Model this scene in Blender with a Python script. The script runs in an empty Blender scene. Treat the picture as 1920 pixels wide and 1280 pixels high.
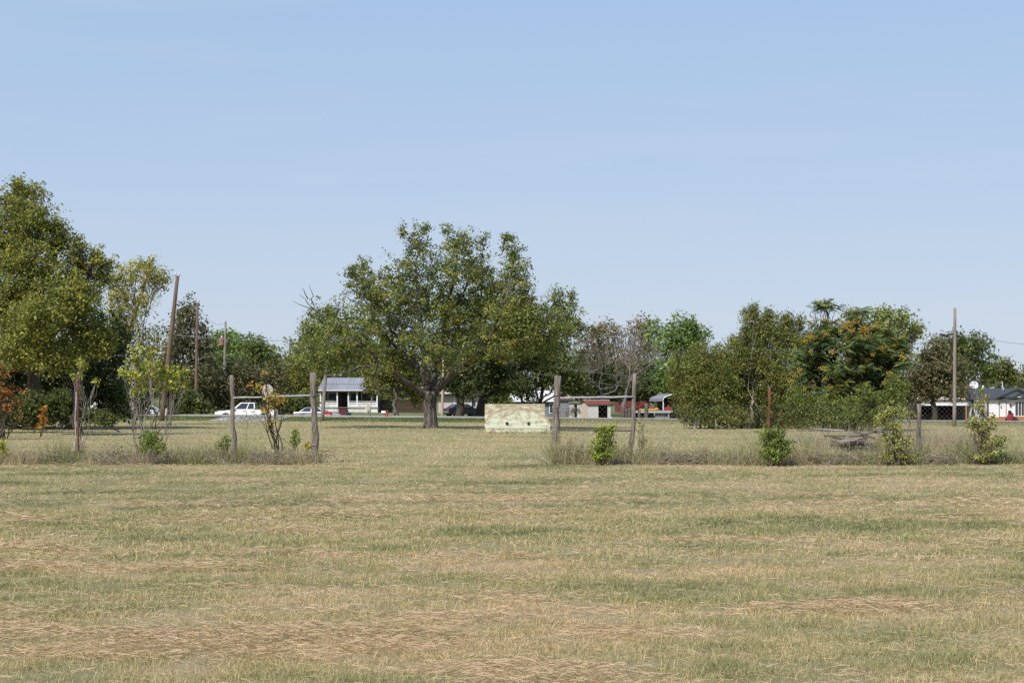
import bpy, math, random
import numpy as np
from mathutils import Vector

random.seed(5)
rng = np.random.default_rng(11)
F, CX, HY, CAMH = 3000.0, 960.0, 757.0, 1.6
scene = bpy.context.scene
col = scene.collection
PI = math.pi


# ------------------------------------------------------------------ terrain
def sstep(a, b, t):
    t = np.clip((np.asarray(t, float) - a) / (b - a), 0, 1)
    return t * t * (3 - 2 * t)


def _hash(ix, iy, s):
    h = (ix.astype(np.int64) * 374761393 + iy.astype(np.int64) * 668265263 + s * 974634777) & 0xFFFFFFFF
    h = ((h ^ (h >> 13)) * 1274126177) & 0xFFFFFFFF
    h = (h ^ (h >> 16)) & 0xFFFFFFFF
    return h / 4294967295.0


def vn(x, y, s=0):
    x = np.asarray(x, float); y = np.asarray(y, float)
    ix = np.floor(x); iy = np.floor(y)
    fx = x - ix; fy = y - iy
    fx = fx * fx * (3 - 2 * fx); fy = fy * fy * (3 - 2 * fy)
    a = _hash(ix, iy, s); b = _hash(ix + 1, iy, s); c = _hash(ix, iy + 1, s); d = _hash(ix + 1, iy + 1, s)
    return (a * (1 - fx) + b * fx) * (1 - fy) + (c * (1 - fx) + d * fx) * fy


def gz(x, y):
    x = np.asarray(x, float); y = np.asarray(y, float)
    xc = np.clip(x, -90, 90)
    zf = 0.05 - 0.0065 * xc
    zc = 0.36 - 0.0068 * xc
    zh = 0.25 - 0.0165 * xc
    z = zf * sstep(55, 122, y)
    z = z + (zc - zf) * sstep(127.5, 134.5, y)
    rise = 0.05 + 0.07 * (1 - sstep(-12, 14, x))
    z = z + rise * sstep(134.2, 139.5, y) - (.66 + rise) * sstep(140, 147, y)
    z = z + (zh - (zc - 0.66)) * sstep(156, 200, y)
    z = z + 0.8 * sstep(200, 280, y) + 2.5 * sstep(280, 500, y)
    z = z + 0.05 * (vn(x * .12, y * .12, 3) - .5) * (1 - sstep(110, 130, y)) + (0.03 * (vn(x * .45, y * .45, 4) - .5) + .035 * (vn(x * 1.1, y * 1.6, 5) - .5)) * (1 - sstep(60, 120, y))
    return z


def G(px, D):
    x = (px - CX) * D / F
    return np.array([x, D, float(gz(x, D))])


def P(px, py, D):
    return np.array([(px - CX) * D / F, D, CAMH - (py - HY) * D / F])


# ------------------------------------------------------------------ mesh builder
class MB:
    def __init__(self):
        self.v = []; self.f = []; self.c = []; self.n = 0

    def add(self, verts, faces, color=None):
        verts = np.asarray(verts, float).reshape(-1, 3)
        if isinstance(faces, np.ndarray):
            self.f.append(faces + self.n)
        else:
            by = {}
            for q in faces:
                by.setdefault(len(q), []).append(q)
            for q in by.values():
                self.f.append(np.array(q, int) + self.n)
        self.v.append(verts)
        if color is not None:
            color = np.asarray(color, float)
            if color.ndim == 1:
                color = np.tile(color, (len(verts), 1))
            self.c.append(color)
        self.n += len(verts)

    def box(self, c, s, rz=0.0, ry=0.0):
        x, y, z = s[0] / 2, s[1] / 2, s[2] / 2
        v = np.array([[-x, -y, -z], [x, -y, -z], [x, y, -z], [-x, y, -z], [-x, -y, z], [x, -y, z], [x, y, z], [-x, y, z]])
        if ry:
            ca, sa = math.cos(ry), math.sin(ry)
            v = v @ np.array([[ca, 0, -sa], [0, 1, 0], [sa, 0, ca]])
        if rz:
            ca, sa = math.cos(rz), math.sin(rz)
            v = v @ np.array([[ca, sa, 0], [-sa, ca, 0], [0, 0, 1]])
        self.add(v + np.asarray(c, float), [(0, 3, 2, 1), (4, 5, 6, 7), (0, 1, 5, 4), (1, 2, 6, 5), (2, 3, 7, 6), (3, 0, 4, 7)])
        return self

    def b2(self, x0, x1, y0, y1, z0, z1):
        return self.box(((x0 + x1) / 2, (y0 + y1) / 2, (z0 + z1) / 2), (x1 - x0, y1 - y0, z1 - z0))

    def prism(self, prof, y0, y1):          # profile of (x, z), extruded along y
        n = len(prof)
        v = [(x, y0, z) for x, z in prof] + [(x, y1, z) for x, z in prof]
        f = [tuple(range(n)), tuple(range(2 * n - 1, n - 1, -1))]
        f += [(i, n + i, n + (i + 1) % n, (i + 1) % n) for i in range(n)]
        self.add(v, f)
        return self

    def prism_x(self, prof, x0, x1):        # profile of (y, z), extruded along x
        n = len(prof)
        v = [(x0, y, z) for y, z in prof] + [(x1, y, z) for y, z in prof]
        f = [tuple(range(n - 1, -1, -1)), tuple(range(n, 2 * n))]
        f += [(i, (i + 1) % n, n + (i + 1) % n, n + i) for i in range(n)]
        self.add(v, f)
        return self

    def tube(self, pts, radii, sides=6, color=None, cap=True):
        pts = np.asarray(pts, float); m = len(pts)
        radii = np.broadcast_to(np.asarray(radii, float), (m,))
        t = np.gradient(pts, axis=0)
        t /= np.linalg.norm(t, axis=1)[:, None] + 1e-9
        ref = np.where(np.abs(t[:, 2:3]) > .9, np.array([[1., 0, 0]]), np.array([[0, 0, 1.]]))
        a = np.cross(t, ref); a /= np.linalg.norm(a, axis=1)[:, None] + 1e-9
        b = np.cross(t, a)
        ang = np.arange(sides) * 2 * PI / sides
        v = pts[:, None, :] + radii[:, None, None] * (np.cos(ang)[None, :, None] * a[:, None, :] + np.sin(ang)[None, :, None] * b[:, None, :])
        i = np.arange(m - 1)[:, None] * sides; j = np.arange(sides)[None, :]; j2 = (j + 1) % sides
        f = np.stack([i + j, i + sides + j, i + sides + j2, i + j2], -1).reshape(-1, 4)
        n0 = self.n
        self.add(v.reshape(-1, 3), f, color)
        if cap and sides > 2:
            self.f.append(np.array([list(range(sides))]) + n0)
            self.f.append(np.array([list(range(m * sides - 1, (m - 1) * sides - 1, -1))]) + n0)
        return self

    def lathe(self, c, prof, axis=(0, 0, 1), sides=16):    # profile of (radius, height) along the axis
        ax = Vector(axis).normalized()
        u = ax.orthogonal().normalized(); w = ax.cross(u)
        ax, u, w = np.array(ax), np.array(u), np.array(w)
        ang = np.arange(sides) * 2 * PI / sides
        v = []
        for r, h in prof:
            v.append(np.asarray(c) + ax * h + r * (np.cos(ang)[:, None] * u + np.sin(ang)[:, None] * w))
        m = len(prof)
        i = np.arange(m - 1)[:, None] * sides; j = np.arange(sides)[None, :]; j2 = (j + 1) % sides
        f = np.stack([i + j, i + j2, i + sides + j2, i + sides + j], -1).reshape(-1, 4)
        n0 = self.n
        self.add(np.concatenate(v), f)
        self.f.append(np.array([list(range(sides - 1, -1, -1))]) + n0)
        self.f.append(np.array([list(range((m - 1) * sides, m * sides))]) + n0)
        return self

    def build(self, name, mat, parent=None, smooth=False, local=False, bevel=0):
        v = np.concatenate(self.v)
        if parent is not None and not local:
            v = v - np.array(WORLD[parent.name])
        me = bpy.data.meshes.new(name)
        me.vertices.add(len(v)); me.vertices.foreach_set('co', v.astype(np.float32).ravel())
        tot = sum(a.size for a in self.f); npol = sum(len(a) for a in self.f)
        me.loops.add(tot); me.polygons.add(npol)
        me.loops.foreach_set('vertex_index', np.concatenate([a.ravel() for a in self.f]).astype(np.int32))
        sizes = np.concatenate([np.full(len(a), a.shape[1]) for a in self.f])
        starts = np.concatenate([[0], np.cumsum(sizes)[:-1]]).astype(np.int32)
        me.polygons.foreach_set('loop_start', starts)
        me.polygons.foreach_set('use_smooth', np.full(npol, bool(smooth)))
        if self.c:
            c = np.concatenate(self.c)
            at = me.color_attributes.new('Col', 'FLOAT_COLOR', 'POINT')
            at.data.foreach_set('color', np.concatenate([c, np.ones((len(c), 1))], 1).astype(np.float32).ravel())
        me.update(calc_edges=True)
        me.materials.append(mat)
        o = bpy.data.objects.new(name, me); col.objects.link(o)
        if parent is not None:
            o.parent = parent
            WORLD[o.name] = WORLD.get(parent.name, (0, 0, 0))
        else:
            WORLD[o.name] = (0, 0, 0)
        if bevel:
            m = o.modifiers.new('edge', 'BEVEL'); m.width = bevel; m.segments = 2; m.limit_method = 'ANGLE'
        return o


WORLD = {}


def tag(o, label, cat, group=None, kind=None):
    if label: o['label'] = label
    if cat: o['category'] = cat
    if group: o['group'] = group
    if kind: o['kind'] = kind
    return o


def thing(name, label, cat, loc=(0, 0, 0), rz=0.0, group=None):
    o = bpy.data.objects.new(name, None); col.objects.link(o)
    o.empty_display_size = .2
    o.location = tuple(float(a) for a in loc); o.rotation_euler = (0, 0, rz)
    WORLD[o.name] = tuple(float(a) for a in loc)
    return tag(o, label, cat, group)


def center_origin(o, loc):
    """put a single mesh thing's origin at its base"""
    loc = Vector([float(a) for a in loc])
    me = o.data
    n = len(me.vertices); a = np.empty(n * 3, np.float32); me.vertices.foreach_get('co', a)
    a = a.reshape(-1, 3) - np.array(loc, np.float32); me.vertices.foreach_set('co', a.ravel()); me.update()
    o.location = loc
    return o


# ------------------------------------------------------------------ materials
def nodes_of(name):
    m = bpy.data.materials.new(name); m.use_nodes = True
    nt = m.node_tree; nt.nodes.clear()
    out = nt.nodes.new('ShaderNodeOutputMaterial')
    return m, nt, out


def mat(name, c1, c2=None, scale=4.0, rough=.8, bump=.0, stretch=(1, 1, 1), metal=0.0, detail=6, spec=.3, lo=.35, hi=.65, c3=None):
    m, nt, out = nodes_of(name)
    N, L = nt.nodes.new, nt.links.new
    p = N('ShaderNodeBsdfPrincipled'); L(p.outputs[0], out.inputs[0])
    p.inputs['Roughness'].default_value = rough; p.inputs['Metallic'].default_value = metal
    p.inputs['Specular IOR Level'].default_value = spec
    if c2 is None: c2 = tuple(a * .82 for a in c1)
    tc = N('ShaderNodeTexCoord'); mp = N('ShaderNodeMapping'); mp.inputs['Scale'].default_value = stretch
    L(tc.outputs['Object'], mp.inputs[0])
    nz = N('ShaderNodeTexNoise'); nz.inputs['Scale'].default_value = scale; nz.inputs['Detail'].default_value = detail
    nz.inputs['Roughness'].default_value = .65
    L(mp.outputs[0], nz.inputs['Vector'])
    r = N('ShaderNodeValToRGB'); e = r.color_ramp.elements
    e[0].position = lo; e[0].color = (*c1, 1); e[1].position = hi; e[1].color = (*c2, 1)
    if c3:
        k = r.color_ramp.elements.new(min(hi + .12, .98)); k.color = (*c3, 1)
    L(nz.outputs['Fac'], r.inputs[0]); L(r.outputs[0], p.inputs['Base Color'])
    if bump:
        b = N('ShaderNodeBump'); b.inputs['Strength'].default_value = bump; b.inputs['Distance'].default_value = .03
        L(nz.outputs['Fac'], b.inputs['Height']); L(b.outputs[0], p.inputs['Normal'])
    return m


def leaf_mat(name, trans=.3, rough=.55):
    m, nt, out = nodes_of(name)
    N, L = nt.nodes.new, nt.links.new
    at = N('ShaderNodeAttribute'); at.attribute_name = 'Col'
    d = N('ShaderNodeBsdfPrincipled'); d.inputs['Roughness'].default_value = rough
    d.inputs['Specular IOR Level'].default_value = .22
    t = N('ShaderNodeBsdfTranslucent'); mx = N('ShaderNodeMixShader'); mx.inputs[0].default_value = trans
    g = N('ShaderNodeMix'); g.data_type = 'RGBA'; g.blend_type = 'MULTIPLY'; g.inputs[0].default_value = 1
    g.inputs[7].default_value = (1.3, 1.25, .6, 1)
    L(at.outputs['Color'], d.inputs['Base Color']); L(at.outputs['Color'], g.inputs[6]); L(g.outputs[2], t.inputs['Color'])
    L(d.outputs[0], mx.inputs[1]); L(t.outputs[0], mx.inputs[2]); L(mx.outputs[0], out.inputs[0])
    return m


M = {}
M['leaf'] = leaf_mat('leaf')
M['blade'] = leaf_mat('grass_blade', .3, .7)
M['bark'] = mat('bark', (.20, .175, .15), (.06, .05, .042), 3.5, .95, .9, (2.5, 2.5, .5), lo=.38, hi=.62)
M['bark_mid'] = mat('grey_bark', (.175, .15, .125), (.05, .042, .035), 3.5, .95, .9, (2.5, 2.5, .5), lo=.36, hi=.58)
M['bark_dark'] = mat('dark_bark', (.085, .07, .055), (.03, .025, .02), 3.5, .95, .8, (2.5, 2.5, .6))
M['bark_pale'] = mat('pale_bark', (.34, .30, .26), (.17, .145, .12), 6, .95, .5, (2, 2, .6))
M['bark_bare'] = mat('bare_bark', (.22, .19, .165), (.12, .10, .085), 6, .95, .4, (2, 2, .6))
M['stalk'] = mat('dry_stalk', (.40, .33, .25), (.24, .19, .14), 8, .95, .2)
M['twig'] = mat('twig', (.26, .21, .16), (.14, .105, .08), 8, .95, .2)
M['post'] = mat('weathered_post', (.31, .26, .215), (.085, .066, .052), 5, .95, .9, (6, 6, .55), lo=.36, hi=.62)
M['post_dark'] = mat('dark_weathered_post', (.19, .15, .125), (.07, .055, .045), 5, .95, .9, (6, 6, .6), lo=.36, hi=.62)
M['pole'] = mat('pole_wood', (.21, .135, .095), (.10, .065, .045), 4, .9, .4, (5, 5, .25))
M['pole_pale'] = mat('pale_pole_wood', (.50, .38, .29), (.30, .22, .17), 4, .9, .4, (5, 5, .25))
M['pole_gray'] = mat('grey_pole_wood', (.30, .25, .21), (.18, .15, .125), 4, .9, .4, (5, 5, .2))
M['rust'] = mat('rust', (.19, .07, .04), (.10, .045, .03), 9, .9, .4)
M['galv'] = mat('galvanised', (.46, .45, .44), (.25, .24, .225), 14, .6, .2)
M['wire'] = mat('fence_wire', (.20, .185, .17), (.13, .115, .10), 20, .6, metal=.3)
M['cable'] = mat('cable', (.30, .30, .31), (.22, .22, .23), 3, .5)
M['white'] = mat('white_paint', (.80, .80, .79), (.66, .66, .65), 1.6, .6, .05)
M['white_old'] = mat('old_white_paint', (.74, .73, .70), (.50, .48, .45), 2.2, .8, .15)
M['carwhite'] = mat('white_car_paint', (.80, .80, .80), (.76, .76, .76), 2, .25, spec=.5)
M['carsilver'] = mat('silver_car_paint', (.42, .42, .43), (.36, .36, .37), 2, .3, metal=.4, spec=.5)
M['carblack'] = mat('black_car_paint', (.012, .013, .018), (.02, .02, .026), 2, .2, spec=.5)
M['glass'] = mat('dark_glass', (.03, .035, .04), (.05, .058, .065), 1.5, .08, spec=.6)
M['tyre'] = mat('tyre', (.02, .02, .02), (.03, .03, .03), 12, .9)
M['chrome'] = mat('steel_rim', (.5, .5, .5), (.4, .4, .4), 8, .35, metal=.8)
M['redlamp'] = mat('red_lamp', (.45, .02, .015), (.35, .015, .01), 8, .3)
M['black'] = mat('black_trim', (.018, .018, .02), (.03, .03, .032), 5, .7)
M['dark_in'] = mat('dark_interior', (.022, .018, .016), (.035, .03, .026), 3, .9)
M['metal_roof'] = mat('grey_metal_roof', (.30, .30, .315), (.22, .22, .235), 1.2, .6, .05, (1, .15, .15))
M['shingle'] = mat('dark_shingle', (.045, .047, .055), (.075, .077, .085), 14, .9, .4, (.5, 2, 2))
M['red_roof'] = mat('red_brown_roof', (.23, .055, .035), (.14, .045, .032), 3, .8, .2)
M['cream'] = mat('cream_boards', (.62, .52, .40), (.50, .42, .33), 2.5, .85, .15)
M['shedwhite'] = mat('weathered_white_boards', (.62, .60, .57), (.42, .40, .38), 2.5, .85, .3, (6, 6, .5))
M['greyblue'] = mat('grey_blue_wall', (.20, .23, .26), (.14, .16, .18), 1.8, .85, .1)
M['greywall'] = mat('grey_wall', (.25, .255, .27), (.17, .175, .19), 1.4, .85, .1)
M['pink'] = mat('pale_pink_wall', (.55, .46, .42), (.48, .40, .37), 1.0, .85)
M['redwall'] = mat('red_wall', (.20, .045, .04), (.14, .038, .035), 1.0, .8, .1)
M['brownfence'] = mat('brown_boards', (.075, .045, .03), (.045, .028, .02), 3, .9, .2, (8, 8, .6))
M['maroon'] = mat('maroon_plastic', (.13, .035, .04), (.10, .03, .034), 3, .5)
M['redbox'] = mat('red_enamel', (.42, .02, .03), (.34, .018, .025), 3, .5)
M['redmachine'] = mat('red_machine_paint', (.33, .02, .022), (.26, .016, .018), 3, .35, spec=.5)
M['blueplastic'] = mat('blue_plastic', (.10, .25, .38), (.09, .21, .33), 3, .5)
M['deck'] = mat('new_deck_timber', (.52, .25, .09), (.40, .18, .07), 6, .75, .2, (4, 4, .6))
M['greydeck'] = mat('grey_timber', (.33, .30, .28), (.22, .20, .185), 5, .9, .3, (1, 5, 5))
M['yellow'] = mat('yellow_paint', (.62, .42, .03), (.50, .33, .03), 3, .6)
M['board'] = mat('weathered_board', (.33, .29, .265), (.15, .125, .11), 5, .9, .4, (.5, 5, 5))
M['board_red'] = mat('brown_stained_board', (.14, .085, .065), (.08, .055, .045), 5, .9, .4, (.5, 5, 5))
M['signback'] = mat('sign_back', (.42, .43, .44), (.58, .59, .60), 7, .5, .05, metal=.3)
M['berry'] = mat('orange_berry', (.31, .19, .03), (.34, .25, .045), 8, .6)
M['road'] = mat('road', (.36, .32, .27), (.28, .245, .21), 1.4, 1.0, .2, (.3, 1, 1), spec=0)
M['gravel'] = mat('gravel', (.46, .42, .38), (.36, .32, .29), 3, .95, .3)
M['dish'] = mat('dish_metal', (.55, .57, .60), (.46, .48, .51), 2, .4)
M['ceramic'] = mat('insulator', (.62, .62, .60), (.5, .5, .48), 5, .3)
M['transformer'] = mat('rusty_transformer', (.25, .07, .05), (.34, .20, .17), 3, .6)
M['brick'] = mat('brown_brick', (.22, .12, .09), (.17, .09, .07), 7, .9, .2)


def field_mat():
    m, nt, out = nodes_of('mown_field')
    N, L = nt.nodes.new, nt.links.new
    p = N('ShaderNodeBsdfPrincipled'); p.inputs['Roughness'].default_value = .95; p.inputs['Specular IOR Level'].default_value = .08
    L(p.outputs[0], out.inputs[0])
    geo = N('ShaderNodeNewGeometry')
    at = N('ShaderNodeAttribute'); at.attribute_name = 'Col'          # R dry, G lush, B bare
    sep = N('ShaderNodeSeparateColor'); L(at.outputs['Color'], sep.inputs[0])

    def noise(sx, sy, det, rgh=.6):
        mp = N('ShaderNodeMapping'); mp.inputs['Scale'].default_value = (sx, sy, 1); L(geo.outputs['Position'], mp.inputs[0])
        n = N('ShaderNodeTexNoise'); n.inputs['Scale'].default_value = 1; n.inputs['Detail'].default_value = det
        n.inputs['Roughness'].default_value = rgh; L(mp.outputs[0], n.inputs['Vector']); return n.outputs['Fac']
    a = noise(.9, 2.2, 8, .7); b = noise(9, 14, 5, .7); c = noise(40, 55, 3, .7)

    def mth(op, x, y):
        n = N('ShaderNodeMath'); n.operation = op
        for i, q in enumerate((x, y)):
            if isinstance(q, (int, float)): n.inputs[i].default_value = q
            else: L(q, n.inputs[i])
        return n.outputs[0]
    k = mth('ADD', mth('MULTIPLY', sep.outputs[0], .75), mth('MULTIPLY', mth('SUBTRACT', a, .5), .95))
    k = mth('ADD', k, mth('MULTIPLY', mth('SUBTRACT', b, .5), .55))
    k = mth('ADD', k, mth('MULTIPLY', mth('SUBTRACT', c, .5), .6))
    k = mth('ADD', k, .06)
    r = N('ShaderNodeValToRGB'); e = r.color_ramp.elements
    e[0].position = .02; e[0].color = (.10, .11, .043, 1); e[1].position = .95; e[1].color = (.44, .345, .20, 1)
    for pos, cc in ((.25, (.215, .205, .097, 1)), (.45, (.29, .26, .13, 1)), (.62, (.35, .29, .155, 1)), (.8, (.39, .305, .17, 1))):
        x = e.new(pos); x.color = cc
    L(k, r.inputs[0])
    mx = N('ShaderNodeMix'); mx.data_type = 'RGBA'; L(sep.outputs[1], mx.inputs[0]); L(r.outputs[0], mx.inputs[6])
    r2 = N('ShaderNodeValToRGB'); e = r2.color_ramp.elements
    e[0].position = .3; e[0].color = (.055, .095, .025, 1); e[1].position = .75; e[1].color = (.16, .185, .06, 1)
    L(b, r2.inputs[0]); L(r2.outputs[0], mx.inputs[7])
    ms_ = N('ShaderNodeMix'); ms_.data_type = 'RGBA'; L(sep.outputs[2], ms_.inputs[0]); L(mx.outputs[2], ms_.inputs[6]); ms_.inputs[7].default_value = (.34, .265, .165, 1)
    L(ms_.outputs[2], p.inputs['Base Color'])
    bp = N('ShaderNodeBump'); bp.inputs['Strength'].default_value = .9; bp.inputs['Distance'].default_value = .05
    hs = mth('ADD', b, mth('MULTIPLY', c, .6)); L(hs, bp.inputs['Height']); L(bp.outputs[0], p.inputs['Normal'])
    return m


M['field'] = field_mat()


def dryness(x, y):
    d = .36 * vn(x * .17 + 7, y * .34, 21) + .34 * vn(x * .5, y * .9, 22) + .38 * vn(x * 1.5, y * 2.2, 23)
    d = (d / 1.08 - .5) * 1.8 + .62
    d = d + .06 * np.sin(y * 2 * PI / 3.1 + 2.2 * vn(x * .08, y * .05, 24) * 2) * (y < 45)
    d = d - .18 * (1 - sstep(9.0, 11.5, y)) - .06
    for xt in (-2.55, -.95):
        d = d + .28 * np.exp(-((x - xt - .01 * (y - 40)) / .3) ** 2) * sstep(30, 40, y) * (1 - sstep(80, 100, y))
    f = sstep(38, 50, y) * .5
    d = d * (1 - f) + f * .68
    return np.clip(d, 0, 1)


def lushness(x, y):
    l = sstep(128, 130.5, y) * (1 - sstep(134.2, 135.2, y)) * (.35 + .65 * (1 - sstep(-6, 8, x)))
    l = l * (.6 + .6 * vn(x * .35, y * .6, 31))
    l = np.maximum(l, .75 * sstep(150, 170, y))
    return np.clip(l, 0, 1)


# ------------------------------------------------------------------ ground
def axis(parts):
    out = []
    for a, b, n in parts:
        out.append(np.linspace(a, b, n, endpoint=False))
    return np.concatenate(out + [[parts[-1][1]]])


gx = axis([(-900, -120, 20), (-120, -45, 60), (-45, 45, 260), (45, 120, 60), (120, 900, 20)])
gy = axis([(-40, 4, 30), (4, 50, 180), (50, 122, 130), (122, 150, 80), (150, 260, 80), (260, 600, 30), (600, 3500, 20)])
XX, YY = np.meshgrid(gx, gy)
ZZ = gz(XX, YY)
nx, ny = len(gx), len(gy)
idx = np.arange(nx * ny).reshape(ny, nx)
fq = np.stack([idx[:-1, :-1], idx[:-1, 1:], idx[1:, 1:], idx[1:, :-1]], -1).reshape(-1, 4)
mb = MB()
cc = np.stack([dryness(XX, YY), lushness(XX, YY), np.clip((vn(XX * .9, YY * 1.6, 91) * .6 + vn(XX * .25, YY * .5, 92) * .5 - .83) * 4, 0, .8)], -1).reshape(-1, 3)
mb.add(np.stack([XX, YY, ZZ], -1).reshape(-1, 3), fq, cc)
tag(mb.build('ground', M['field'], smooth=True), 'mown field of patchy green and straw coloured grass', 'ground', kind='structure')


def strip(name, mt, x0, x1, y0, y1, nxs, nys, label, cat, dz=.006, skew=0.0):
    xs = np.linspace(x0, x1, nxs); ys = np.linspace(y0, y1, nys)
    A, B = np.meshgrid(xs, ys)
    A = A + skew * (B - y0)
    Z = gz(A, B) + dz
    i = np.arange(nxs * nys).reshape(nys, nxs)
    q = np.stack([i[:-1, :-1], i[:-1, 1:], i[1:, 1:], i[1:, :-1]], -1).reshape(-1, 4)
    m_ = MB(); m_.add(np.stack([A, B, Z], -1).reshape(-1, 3), q)
    return tag(m_.build(name, mt, smooth=True), label, cat, kind='structure')


strip('road', M['road'], -300, 300, 134.4, 142.5, 400, 24, 'pale country road running across behind the field', 'road', .03)
strip('driveway', M['gravel'], -24.5, -19.0, 128.5, 134.5, 30, 16, 'pale gravel driveway joining the road beyond the fence', 'driveway', .02, .06)

# ------------------------------------------------------------------ grass
SPINK = np.array([.53, .385, .255]); TAN = np.array([.46, .355, .205]); OLIVE = np.array([.335, .30, .15]); GREEN = np.array([.245, .238, .115]); DGREEN = np.array([.165, .175, .08])


def ramp(k):
    st = np.array([0, .22, .45, .7, 1.0]); cs = np.stack([DGREEN, GREEN, OLIVE, TAN, SPINK])
    return np.stack([np.interp(k, st, cs[:, i]) for i in range(3)], -1)


def scatter(y0, y1, dens, extra=1.5):
    w1 = .335 * y1 + extra
    n = int(dens * 2 * w1 * (y1 - y0))
    x = rng.uniform(-w1, w1, n); y = rng.uniform(y0, y1, n)
    k = np.abs(x) < .335 * y + extra
    return x[k], y[k]


def blades(mb, x, y, h, w, lean, colr, bend=True, z=None, az=None):
    n = len(x)
    if z is None: z = gz(x, y) - .004
    if az is None: az = rng.uniform(0, 2 * PI, n)
    d = np.stack([np.cos(az), np.sin(az)], -1)
    sd = rng.uniform(0, 2 * PI, n)
    s = np.stack([np.cos(sd), np.sin(sd), 0 * sd], -1) * (w / 2)[:, None]
    b0 = np.stack([x, y, z], -1)
    up = np.sqrt(np.clip(1 - lean ** 2, .02, 1)) * h
    tip = b0 + np.stack([d[:, 0] * lean * h, d[:, 1] * lean * h, up], -1)
    if bend:
        mid = b0 + np.stack([d[:, 0] * lean * h * .35, d[:, 1] * lean * h * .35, up * .62], -1)
        v = np.stack([b0 - s, b0 + s, mid + s * .8, mid - s * .8, tip], 1).reshape(-1, 3)
        i = np.arange(n)[:, None] * 5
        n0 = mb.n
        mb.add(v, i + np.array([[0, 1, 2, 3]]), np.repeat(colr, 5, 0))
        mb.f.append(i + np.array([[3, 2, 4]]) + n0)
    else:
        v = np.stack([b0 - s, b0 + s, tip], 1).reshape(-1, 3)
        mb.add(v, np.arange(n)[:, None] * 3 + np.array([[0, 1, 2]]), np.repeat(colr, 3, 0))


def straw_amt(x, y):
    a = vn(x * .42 + 3, y * 1.3, 41); b = vn(x * 1.5, y * 3.4, 42); c = vn(x * .12, y * .35, 43)
    return np.clip((a * .62 + b * .33 + c * .18 - .735 - .05 * (y < 10.5)) * 5, 0, 1)


gm = MB()
for (y0, y1, dens, hh, ww, bend) in ((7.5, 11.5, 5600, .055, .0036, True), (11.5, 16, 3800, .056, .0046, True), (16, 24, 1700, .058, .0075, True),
                                     (24, 41.5, 560, .055, .0125, False), (41.5, 75, 95, .065, .026, False), (75, 127, 22, .07, .05, False)):
    x, y = scatter(y0, y1, dens)
    k = dryness(x, y)
    pat = vn(x * 3.1, y * 4.5, 51)
    keep = rng.random(len(x)) < (.22 + 1.15 * pat * pat + .3 * pat)
    bare = np.clip((vn(x * .9, y * 1.6, 91) * .6 + vn(x * .25, y * .5, 92) * .5 - .83) * 4, 0, .8)
    keep &= rng.random(len(x)) > bare * .8
    x, y, k, pat = x[keep], y[keep], k[keep], pat[keep]
    kk = np.clip(k * .85 + .1 + rng.normal(0, .2, len(x)) - .35 * (pat - .5), 0, 1)
    c = ramp(kk) * (rng.uniform(.7, 1.3, (len(x), 1)) if y1 < 42 else rng.uniform(.95, 1.22, (len(x), 1))) * np.array([1.18, 1.20, 1.16])
    h = hh * (.45 + .9 * rng.random(len(x))) * (.6 + .8 * pat) * (1.15 - .45 * k)
    lean = np.clip(rng.normal(.74, .22, len(x)), .1, .97)
    blades(gm, x, y, h * 1.15, ww * rng.uniform(.6, 1.3, len(x)), lean, c, bend)
# lush verge on the road bank
n = 26000
x = rng.uniform(-45, 45, n); y = rng.uniform(126.5, 133.9, n); l = lushness(x, y)
kp = rng.random(n) < l + .12; x, y, l = x[kp], y[kp], l[kp]
c = (np.array([.095, .135, .04]) * l[:, None] + np.array([.22, .20, .09]) * (1 - l[:, None])) * rng.uniform(.7, 1.3, (len(x), 1))
blades(gm, x, y, .13 * rng.uniform(.4, 1.3, len(x)), .07 * rng.uniform(.6, 1.3, len(x)), np.clip(rng.normal(.35, .2, len(x)), .05, .9), c, False)
tag(gm.build('grass', M['blade']), 'short patchy mown grass covering the field', 'grass', kind='stuff')

sm = MB()
for (y0, y1, dens, ln, ww) in ((7.5, 12, 3600, .095, .0026), (12, 17, 2600, .105, .0033), (17, 28, 900, .12, .005), (28, 42, 200, .13, .0065)):
    x, y = scatter(y0, y1, dens)
    s = straw_amt(x, y)
    kp = rng.random(len(x)) < s * .9 + .05
    x, y, s = x[kp], y[kp], s[kp]
    n = len(x)
    az = rng.normal(0, .8, n) + PI * (rng.random(n) < .5)
    L_ = ln * rng.uniform(.4, 1.25, n)
    z0 = gz(x, y) + .018 + s * .10 * rng.random(n)
    dz = rng.normal(0, .16, n) * L_
    d = np.stack([np.cos(az) * L_ / 2, np.sin(az) * L_ / 2, dz / 2], -1)
    ctr = np.stack([x, y, z0], -1)
    bow = np.stack([0 * x, 0 * x, .1 * L_ * rng.random(n)], -1)
    wv = np.stack([-np.sin(az) * .5, np.cos(az) * .5, .8 + 0 * az], -1) * (ww * rng.uniform(.5, 1.1, n))[:, None] * .6
    v = np.stack([ctr - d - wv, ctr - d + wv, ctr + bow + wv, ctr + bow - wv, ctr + d + wv, ctr + d - wv], 1).reshape(-1, 3)
    c = np.array([.62, .46, .305]) * rng.uniform(.6, 1.2, (n, 1)) * np.array([1, 1, 1]) + rng.normal(0, .015, (n, 3))
    i = np.arange(n)[:, None] * 6
    n0 = sm.n
    sm.add(v, i + np.array([[0, 1, 2, 3]]), np.repeat(np.clip(c, .02, 1), 6, 0))
    sm.f.append(i + np.array([[3, 2, 4, 5]]) + n0)
tag(sm.build('straw', M['blade']), 'loose windrows of dry cut straw lying on the mown grass', 'straw', kind='stuff')


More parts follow.
